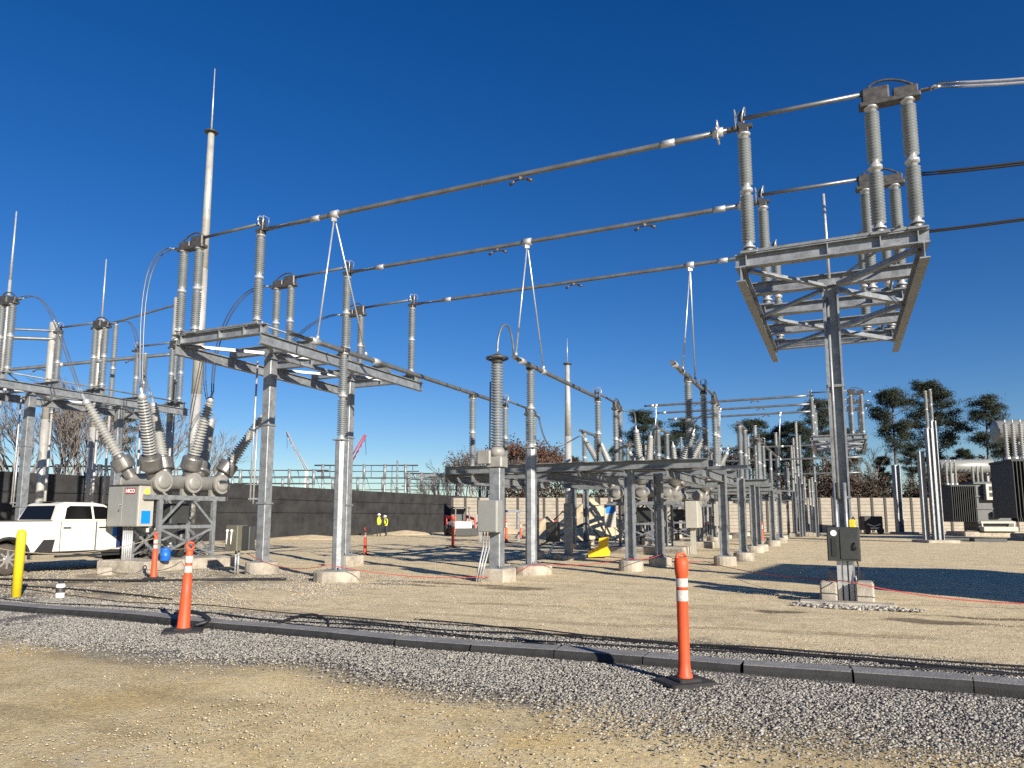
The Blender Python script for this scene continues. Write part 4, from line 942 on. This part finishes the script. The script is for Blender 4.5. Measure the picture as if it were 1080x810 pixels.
# ------------------------------------------------------------------ heaps, machines, people
def heap(name,label,X,Y,rx,ry,h,m='sand',seed=0,cat='heap'):
    rgh=random.Random(seed); b=MB(); nr,na=10,28; ph=[rgh.uniform(0,6.28) for _ in range(6)]
    b.v.append((0,0,h))
    for i in range(1,nr+1):
        f=i/nr
        for j in range(na):
            a=j/na*6.283; w_=1+.14*math.sin(2*a+ph[0])+.1*math.sin(3*a+ph[1])+.05*math.sin(7*a+ph[2])
            z=h*max(0,(1-f)**.95)*(1+.12*math.sin(4*a+ph[3])*f)+rgh.uniform(-.02,.02)*h*(1 if i<nr else 0)-(.05 if i==nr else 0)
            b.v.append((rx*f*w_*math.cos(a),ry*f*w_*math.sin(a),z))
    for j in range(na): b.face([0,1+j,1+(j+1)%na],True)
    for i in range(nr-1):
        for j in range(na): b.face([1+i*na+j,1+(i+1)*na+j,1+(i+1)*na+(j+1)%na,1+i*na+(j+1)%na],True)
    o=b.build(name,m,None,(X,Y,0)); return tag(o,label,cat)
X,Y=W(622,50); heap('sand_pile','pale sand pile behind the low platform',X,Y,3.3,2.7,2.9,seed=2)
X,Y=W(577,54); heap('sand_pile','low rough sand pile left of the tall pale one',X,Y,2.4,2,1.6,seed=5)
for k,(px,d,rx,h) in enumerate(((428,64,3.2,.38),(520,70,5,.6),(330,52,3.2,.28))):
    X,Y=W(px,d); heap('dirt_mound',('low dirt mound in front of the dark screen right of the workers','low dirt mound right of the skid loader','low dirt mound by the dark screen behind the octagonal post')[k],X,Y,rx,2,h,seed=9+k)
# loader
t=tag(empty('skid_loader',(*W(485,60),0),R(200)),'red and white skid loader in front of the dark screen','loader')
b=MB(); b.cbox(-.75,.75,-1.3,1.1,.45,1.15,.08); b.build('body','white',t)
b=MB()
for x in (-.6,.6):
    for y in (-.5,.8): b.bar((x,y,1.15),(x*.95,y*.9,2.25),.09,.09)
b.box(-.68,.68,-.6,.85,2.25,2.34); b.box(-.55,.55,-.42,-.4,1.2,2.2); b.build('cab_cage','box_dark',t)
for x in (-.88,.88):
    b=MB(); b.bar((x,-1.2,1.6),(x,1.3,1.35),.14,.2); b.bar((x,1.3,1.4),(x,1.6,.5),.12,.16); b.bar((x,-1.2,1.6),(x,-.9,.7),.14,.2); b.build('lift_arm','red',t)
    for y in (-.8,.65): b=MB(); b.lathe([(.2,-.16),(.42,-.15),(.45,0),(.42,.15),(.2,.16)],18,(x,y,.45),(1,0,0)); b.build('wheel','tyre',t)
b=MB(); b.prof((-.95,1.85,.35),(.95,1.85,.35),[(-.35,-.3),(.4,-.35),(.42,-.28),(-.2,-.22),(-.3,.3),(-.38,.3)]); b.build('loader_bucket','box_dark',t)
t=tag(empty('small_machine',(*W(575,62),0)),'dark red small tracked machine left of the sand piles','machine'); b=MB(); b.cbox(-1.2,.9,-.6,.6,.5,1.3,.1); b.build('body','red',t)
for y in (-.6,.6): b=MB(); b.lathe([(.4,-.2),(.45,0),(.4,.2)],16,(-.8,y,.45),(0,1,0)); b.lathe([(.4,-.2),(.45,0),(.4,.2)],16,(.6,y,.45),(0,1,0)); b.bar((-.8,y,.45),(.6,y,.45),.35,.7); b.build('track','rubber',t)
b=MB(); b.tube([(.7,0,1.2),(1.5,0,2.0),(2.4,0,1.3)],.1,7); b.build('boom','box_dark',t)
X,Y=W(730+8,66)
t=tag(empty('small_machine',(*W(740,64),0)),'small red wheeled machine in front of the panel wall','machine'); b=MB(); b.cbox(-.9,.5,-.5,.5,.5,1.2,.1); b.bar((.2,0,1.1),(.4,0,2.0),.4,.1); b.build('body','red',t)
for x in (-.7,.4): b=MB(); b.lathe([(.2,-.6),(.42,-.58),(.45,-.4),(.42,-.2)],16,(x,0,.45),(0,1,0)); b.build('wheel','tyre',t)
# leaning planks and dark frame near the sand pile
b=MB(); b.bar((-2.0,0,.15),(.3,.1,1.25),.05,.08); b.bar((.3,.1,1.25),(1.2,.0,.3),.05,.06); b.bar((-2.4,.2,.1),(1.6,.2,.5),.05,.05); o=b.build('bent_tube','box_dark',None,(*W(612,36),0)); tag(o,'dark bent steel frame lying in front of the sand pile','frame')
X,Y=W(643.5,44); b=MB(); b.cbox(-.35,.35,-.04,.04,.9,2.3,.02); t=tag(empty('blue_sign_board',(X,Y,0)),'pale board with blue placard beside the sand pile','sign'); o=b.build('board','cab_pale_lit',t); b=MB(); b.box(-.27,.27,-.046,-.0405,1.75,2.2); b.build('placard','bluesign',t); b=MB(); b.bar((-.3,.08,0),(-.3,.08,2.2),.06,.06); b.bar((.3,.08,0),(.3,.08,2.2),.06,.06); b.build('leg','galv',t)
# workers
def person(label,px,d,rz,h=1.75,bend=0.0):
    X,Y=W(px,d); t=tag(empty('person',(X,Y,0),rz),label,'person'); k=h/1.75
    J={'pel':(0,0,.95),'chest':(0,.02+bend,1.35),'neck':(0,.03+bend,1.5),'head':(0,.05+bend*1.2,1.63),
       'hl':(-.1,0,.92),'kl':(-.12,.04,.5),'al':(-.12,-.02,.09),'tl':(-.12,.14,.03),'hr':(.1,0,.92),'kr':(.13,.02,.5),'ar':(.14,-.06,.09),'tr':(.15,.1,.03),
       'sl':(-.19,.02+bend,1.42),'el':(-.26,.0+bend,1.14),'wl':(-.2,.16+bend,.98),'fl':(-.17,.22+bend,.93),'sr':(.19,.02+bend,1.42),'er':(.27,.0+bend,1.14),'wr':(.2,.14+bend,.96),'fr':(.17,.2+bend,.92)}
    Rr={'pel':.14,'chest':.16,'neck':.06,'head':.1,'hl':.1,'kl':.065,'al':.05,'tl':.035,'hr':.1,'kr':.065,'ar':.05,'tr':.035,'sl':.075,'el':.05,'wl':.035,'fl':.035,'sr':.075,'er':.05,'wr':.035,'fr':.035}
    E=[('pel','chest'),('chest','neck'),('neck','head'),('pel','hl'),('hl','kl'),('kl','al'),('al','tl'),('pel','hr'),('hr','kr'),('kr','ar'),('ar','tr'),('chest','sl'),('sl','el'),('el','wl'),('wl','fl'),('chest','sr'),('sr','er'),('er','wr'),('wr','fr')]
    ks=list(J); me=bpy.data.meshes.new('body'); me.from_pydata([tuple(c*k for c in J[a]) for a in ks],[(ks.index(a),ks.index(b)) for a,b in E],[])
    o=bpy.data.objects.new('body',me); COL.objects.link(o); o.parent=t; me.materials.append(M['dark_cloth'])
    sk=o.modifiers.new('skin','SKIN'); sk.use_smooth_shade=True
    for i,a in enumerate(ks): me.skin_vertices[0].data[i].radius=(Rr[a]*k,Rr[a]*k*.85)
    me.skin_vertices[0].data[0].use_root=True; o.modifiers.new('sub','SUBSURF').levels=1
    b=MB(); b.lathe([(.165,.9*k),(.18,1.1*k),(.2,1.35*k),(.14,1.49*k),(.09,1.51*k)],14,(0,bend*.7,0)); b.v=[(x,y*.82,z) for x,y,z in b.v]; b.build('vest','vest',t)
    b=MB(); b.lathe([(.13,1.68*k),(.12,1.75*k),(.07,1.8*k),(.02,1.81*k)],14,(0,.05+bend*1.2,0)); b.lathe([(.16,1.675*k),(.16,1.69*k)],14,(0,.07+bend*1.2,0)); b.build('hard_hat','white',t)
    b=MB(); b.lathe([(.04,1.5*k),(.085,1.56*k),(.098,1.63*k),(.09,1.7*k)],12,(0,.05+bend*1.2,0)); b.lathe([(.02,0),(.015,.05)],6,(0,.14+bend*1.2,1.61*k),(0,1,0)); b.build('face','skin',t)
person('worker in hi-vis vest and hard hat by the dark screen, left of two',400,58,R(170))
person('worker in bright yellow vest by the dark screen, right of two',407.5,58.5,R(120),1.62,.05)

# distant yard beyond the dark screen
def far_gantry(label,px0,px1,d,z,nposts,extra=0):
    X0,Y0=W(px0,d); X1,Y1=W(px1,d); t=tag(empty('distant_gantry',(X0,Y0,0)),label,'gantry','distant gantries')
    Lx=X1-X0; b=MB(); b.tube([(0,0,z),(Lx,0,z)],.13,6); b.tube([(0,1.5,z-.9),(Lx,1.5,z-.9)],.1,6); b.tube([(0,-2,z-2.2),(Lx*.9,-2,z-2.2)],.09,6); b.build('beam','alu',t)
    for i in range(nposts):
        x=Lx*(i+.4)/nposts; b=MB(); b.cyl((x,0,0),(x,0,z),.16,n=6); b.cyl((x,0,z-2.2),(x,0,z+.2),.24,n=8); b.build('post','galv',t)
    for i in range(nposts):
        x=Lx*(i+.75)/nposts; b=MB(); b.tube([(x,0,z-.1),(x+1.4*extra,0,z-2.1),(x+2.5,0,z-2.1)],.08,6); b.build('jumper','alu',t)
far_gantry('distant steel gantry with thin posts above the dark screen, at left',215,345,112,8.7,5,.3)
far_gantry('distant steel gantry above the dark screen left of the workers',330,440,118,9.9,5,0)
far_gantry('distant steel gantry right of centre above the dark screen',425,520,122,8.8,7,.6)
far_gantry('long distant steel gantry running the length of the dark screen',180,525,128,8.4,13,.5)
far_gantry('distant steel gantry behind the breaker above the dark screen',95,215,90,7.4,6,.4)
far_gantry('distant steel gantry above the truck',-20,115,70,6.4,6,.3)
for lab,px0,y0,px1,y1,d,m in (('pale crane boom far beyond the dark screen',322,497,299,455,260,'crane_pale'),('red crane boom far beyond the dark screen',365,492,383,458,210,'crane_red')):
    a=Vector((*W(px0,d),0)); z0=1.55+(545-y0)/766*d; z1=1.55+(545-y1)/766*d; c=Vector((*W(px1,d),z1)); p=Vector((*W(px0,d),z0))
    t=tag(empty('crane',a),lab,'crane','far cranes'); p-=a; c-=a; b=MB(); wd=.55; x,y,dd=basis(c-p)
    for s1 in (-1,1):
        for s2 in (-1,1): b.tube([p+x*(wd*s1)+y*(wd*s2),c+x*(.2*s1)+y*(.2*s2)],.13,5)
    for i in range(12):
        f=i/12;g_=(i+1)/12;s1=1 if i%2 else -1
        b.tube([p.lerp(c,f)+x*(wd*s1)-y*wd,p.lerp(c,g_)-x*(wd*s1)-y*wd],.08,4)
    b.build('boom',m,t); b=MB(); b.cbox(p.x-2,p.x+2,-2,2,.8,max(3.2,p.z*.5),.2); b.bar((p.x,0,2),(p.x,0,p.z+.5),1.0,1.0); b.build('body',m,t); b=MB(); b.cbox(-3,3,-2.5,2.5,0,.9,.2); b.build('track','rubber',t)
    b=MB(); b.tube([c,c+Vector((0.4,0,-6))],.06,5); b.build('hoist_line','cable',t)
X,Y=W(18,66); t=tag(empty('red_container',(X,Y,0)),'red container roof showing above the dark screen behind the truck','container'); b=MB(); b.cbox(-3.6,3.6,-1.2,1.2,0.2,5.0,.05)
for i in range(24): b.box(-3.5+i*.3,-3.38+i*.3,-1.23,-1.2,.4,4.9)
b.build('shell','red',t); b=MB(); b.box(-3.65,3.65,-1.25,1.25,4.9,5.1); b.build('roof','red',t)
t=tag(empty('equipment_stand',(*W(527,46),0)),'small grey equipment stand behind the voltage transformer','equipment stand')
b=MB()
for x in (-1.2,0,1.2): b.bar((x,0,0),(x,0,1.9),.14,.14)
b.bar((-1.4,0,1.9),(1.4,0,1.9),.2,.14); b.build('frame','galv',t); b=MB(); b.cbox(-1.5,-.9,-.25,.25,1.0,1.7,.03); b.build('box','cab_pale_lit',t)

# unseen building added off-frame at right to cast the shade across the yard
t=tag(empty('shade_building',(19.6,4.0,0),R(-31)),'tall unseen building added outside the picture at right to shade the yard','building')
b=MB(); b.box(-2.6,2.6,-3,3,0,7.2); b.build('wall','stone',t); b=MB(); b.box(-2.8,2.8,-3.2,3.2,7.2,7.5); b.build('roof','fin',t)
b=MB(); b.box(-.5,.5,-3.06,-3.001,0,2.1); b.build('door','cab_pale_lit',t)

# ------------------------------------------------------------------ trees
def quads(P,size,rgn,flat=.6):
    n=len(P); d1=rgn.normal(0,1,(n,3)); d1/=np.linalg.norm(d1,axis=1)[:,None]; d2=rgn.normal(0,1,(n,3)); d2=np.cross(d1,d2); d2/=np.linalg.norm(d2,axis=1)[:,None]
    s=size*rgn.uniform(.6,1.3,(n,1)); a=d1*s; c=d2*s*flat
    return np.stack([P-a-c*.3,P+c,P+a-c*.2,P-c],1).reshape(-1,3)
def leaf_mesh(name,V4,m):
    n=len(V4)//4; me=bpy.data.meshes.new(name); me.vertices.add(len(V4)); me.vertices.foreach_set('co',V4.astype(np.float32).ravel())
    me.loops.add(n*4); me.loops.foreach_set('vertex_index',np.arange(n*4,dtype=np.int32)); me.polygons.add(n); me.polygons.foreach_set('loop_start',np.arange(0,n*4,4,dtype=np.int32))
    me.materials.append(M[m]); me.update(calc_edges=True); return me
def pine(seed,H=17.0,crown=.45,spread=3.0,limbs=34):
    rgn=np.random.default_rng(seed); b=MB(); lean=rgn.normal(0,.25,2)
    tp=[(lean[0]*f**2,lean[1]*f**2,H*f) for f in np.linspace(0,1,9)]; b.tube(tp,.24,8,.05)
    C=[]
    for i in range(limbs):
        f=crown+(1-crown)*((i+.5)/limbs)**.85; f=min(.985,f+rgn.normal(0,.02)); a=i*2.4+rgn.normal(0,.5)
        g_=(f-crown)/(1-crown); ln=spread*(.55+.6*math.sin(min(1,g_+.12)*2.6))*rgn.uniform(.5,1.2)
        if g_>.85: ln*=.6
        o=np.array([lean[0]*f*f,lean[1]*f*f,H*f]); e=o+np.array([math.cos(a)*ln,math.sin(a)*ln,ln*rgn.uniform(.15,.75)])
        mid=(o+e)/2+np.array([0,0,-.1*ln]); b.tube([tuple(o),tuple(mid),tuple(e)],.06,4,.02)
        for k in range(rgn.integers(3,6)):
            t_=rgn.uniform(.5,1.08); c=(o*(1-t_)+e*t_)+rgn.normal(0,.22,3)+np.array([0,0,.12]); m_=rgn.integers(110,190); q=rgn.uniform(.7,1.25)
            C.append(c+rgn.normal(0,1,(m_,3))*np.array([.40,.40,.22])*q)
    for k in range(5):      # dead stubs
        f=rgn.uniform(crown*.55,crown); a=rgn.uniform(0,6.28); b.tube([(lean[0]*f*f,lean[1]*f*f,H*f),(math.cos(a)*1.2,math.sin(a)*1.2,H*f+.2)],.03,4,.01)
    return b,quads(np.concatenate(C),.16,rgn,.22)
def bare(seed,H=12.0,leaf=0,depth=6,spread=.5):
    rgn=random.Random(seed); b=MB(); tips=[]
    def grow(p,d,ln,r,k):
        q=p+d*ln*.5+Vector((rgn.gauss(0,.04),rgn.gauss(0,.04),0))*ln; e=q+(d+Vector((rgn.gauss(0,.12),rgn.gauss(0,.12),.05))).normalized()*ln*.5
        b.tube([p,q,e],max(r,.02),5 if k>3 else 3,max(r*.62,.016))
        if k<=2: tips.append((q+e)/2); tips.append(e)
        if k==0: return
        n=2 if rgn.random()<.3 else 3
        for i in range(n):
            a=rgn.uniform(0,6.283); s=spread*rgn.uniform(.6,1.3)
            x,y,z=basis(d); nd=(d+x*(s*math.cos(a))+y*(s*math.sin(a))+Vector((0,0,.12))).normalized()
            grow(e if i<2 else q,nd,ln*rgn.uniform(.64,.88),r*.62,k-1)
    grow(Vector((0,0,0)),Vector((rgn.gauss(0,.05),rgn.gauss(0,.05),1)).normalized(),H*.28,H*.015,depth)
    L_=None
    if leaf:
        g=np.random.default_rng(seed); P_=np.array([tuple(t_) for t_ in tips]); P_=np.repeat(P_,leaf,0); P_=P_+g.normal(0,.6,P_.shape)*np.array([1,1,.8]); P_=P_[g.uniform(0,1,len(P_))<.8]; L_=quads(P_,.15,g,.55)
    return b,L_
TREES={}
for i in range(4): TREES['pine%d'%i]=('pine_tree',pine(20+i,17,(.55,.6,.42,.62)[i],(2.05,1.9,2.4,1.8)[i],(30,26,40,22)[i]),'bark','needle')
for i in range(3): TREES['bare%d'%i]=('bare_tree',bare(40+i,12,0,6,.42),'bark_grey',None)
for i in range(2): TREES['oak%d'%i]=('oak_tree',bare(60+i,11,5,6,.6),'bark_grey','leaf_red')
_td={}
def tree(kind,label,px,d,H,group):
    nm,(b,lv),bk,lm=TREES[kind]; base=17 if 'pine' in kind else (12 if 'bare' in kind else 11)
    X,Y=W(px,d); t=tag(empty(nm,(X,Y,0),random.uniform(0,6.28)),label,'tree',group); s=H/base; t.scale=(s*random.uniform(.92,1.1),s*random.uniform(.92,1.1),s)
    if kind not in _td:
        o=b.build('trunk',bk,t); L_=None
        if lv is not None: L_=leaf_mesh('crown',lv,lm); q=bpy.data.objects.new('crown',L_); COL.objects.link(q); q.parent=t
        _td[kind]=(o.data,L_)
    else:
        o=bpy.data.objects.new('trunk',_td[kind][0]); COL.objects.link(o); o.parent=t
        if _td[kind][1]: q=bpy.data.objects.new('crown',_td[kind][1]); COL.objects.link(q); q.parent=t
    return t
pines=[(796,96,14,0,'pine left of the right pole, first of the row behind the steelwork'),(826,100,13.6,2,'dense broad pine left of the right pole'),(846,92,13.2,2,'dark pine close behind the far platform'),(872,94,16.3,0,'tall pine directly behind the right pole'),(900,98,13,1,'lower pine just right of the right pole'),
 (948,95,17.8,0,'tall pine with long bare trunk right of the right pole'),(992,97,19.2,2,'tallest pine, behind the column cluster'),(966,108,12,1,'short pine between the two tallest pines'),(1046,92,16.4,1,'pine with flat layered crown near the right edge'),(1078,98,14,3,'pine cut by the right picture edge'),(1022,106,11,2,'low dense pine behind the round conservator tank'),
 (680,96,15.2,2,'dense pine behind the middle of the low platform'),(722,100,14.6,1,'thin-topped pine above the low platform'),(706,92,11.5,0,'low pine right of the dense one behind the low platform'),(652,112,12,0,'small pine left of the dense one behind the low platform'),(118,88,15,1,'lone dark pine behind the leftmost platform'),(606,120,11,2,'far low pine behind the slim mast')]
pines+=[(760,112,11,1,'small pine between the brown oak and the dense row'),(812,112,12.5,1,'slim pine filling the row left of the right pole'),(1062,104,12,1,'slim pine near the right edge behind the conservator'),(934,112,10.5,0,'small pine left of the tall long-trunked pine')]
for k,(px,d,H,i,l) in enumerate(pines): tree('pine%d'%i,l,px,d,H,'pines beyond the walls')
bares=[(12,70,15,0,'bare grey tree at the left edge'),(58,66,15.5,1,'bare spreading tree behind the left poles'),(88,64,13.5,2,'bare forked tree left of the breaker'),(140,70,14,0,'bare tree behind the breaker bushings'),(205,80,11.5,1,'thin bare tree right of the tall mast'),(478,96,9.5,0,'pale bare tree left of the voltage transformer'),(497,90,11.5,2,'tall pale bare tree left of the voltage transformer'),(512,100,9,1,'low bare tree behind the voltage transformer'),(930,96,12,1,'bare tree between the right pole and the tall pines'),(915,100,9,0,'low bare tree right of the right pole'),(752,100,10.5,2,'bare brownish tree above the low platform'),(455,104,7,1,'small bare shrub-like tree right of the workers'),(1010,100,10,2,'bare tree behind the column cluster')]
bares+=[(860,98,11,0,'bare tree behind the far platform'),(1035,104,10.5,1,'bare tree between the two transformers'),(785,102,9.5,1,'bare tree among the pines over the steelwork'),(545,92,10.5,2,'bare tree among the red-brown oaks'),(465,98,8.5,2,'bare tree left of the tall pale one'),(75,60,12.5,2,'bare twiggy tree between the two round poles'),(25,62,13,1,'bare twiggy tree by the leftmost column'),(155,66,12,1,'bare tree right of the lone dark pine')]
for k,(px,d,H,i,l) in enumerate(bares): tree('bare%d'%i,l,px,d,H,'bare trees beyond the walls')
oaks=[(530,100,12,0,'red-brown oak behind the voltage transformer'),(556,96,12.8,1,'largest red-brown oak behind the square post'),(584,98,11.6,0,'red-brown oak left of the slim mast'),(768,104,12.5,1,'brown-leaved oak above the low platform'),(900,104,8.5,0,'low red-brown oak right of the right pole'),(1000,112,11,1,'brown oak half hidden by the column cluster'),(975,104,7.5,0,'low brown oak left of the column cluster')]
for k,(px,d,H,i,l) in enumerate(oaks): tree('oak%d'%i,l,px,d,H,'oaks beyond the walls')
def brush(name,label,segs,h,n,m='brush',seed=3):
    g=np.random.default_rng(seed); P_=[]
    for (px0,px1,d) in segs:
        px=g.uniform(px0,px1,n); dd=d+g.uniform(-4,4,n); X=(px-540)/766*dd
        hh=h*(.62+.10*np.sin(px*.11)+.14*np.sin(px*.037+1)+.06*np.sin(px*.31)+.16*np.sin(np.floor(px/7)*12.9898+np.floor(dd/3)*4.1)); z=g.uniform(0,1,n)**.8*hh; P_.append(np.stack([X,dd,z],1))
    me=leaf_mesh(name,quads(np.concatenate(P_),.2,g,.5),m); o=bpy.data.objects.new(name,me); COL.objects.link(o); return tag(o,label,'undergrowth',kind='stuff')
brush('undergrowth','rust-brown undergrowth massed behind the panel wall',[(770,1100,86)],8.4,36000)
brush('undergrowth','brown undergrowth behind the low platform',[(515,790,92)],8.6,26000,seed=4)
brush('dark_thicket','dark green thicket behind the panel wall',[(640,1100,108)],10.5,22000,'needle',6)
brush('dark_thicket','low dark thicket far beyond the black screen',[(-60,520,125)],4.5,5000,'needle',8)
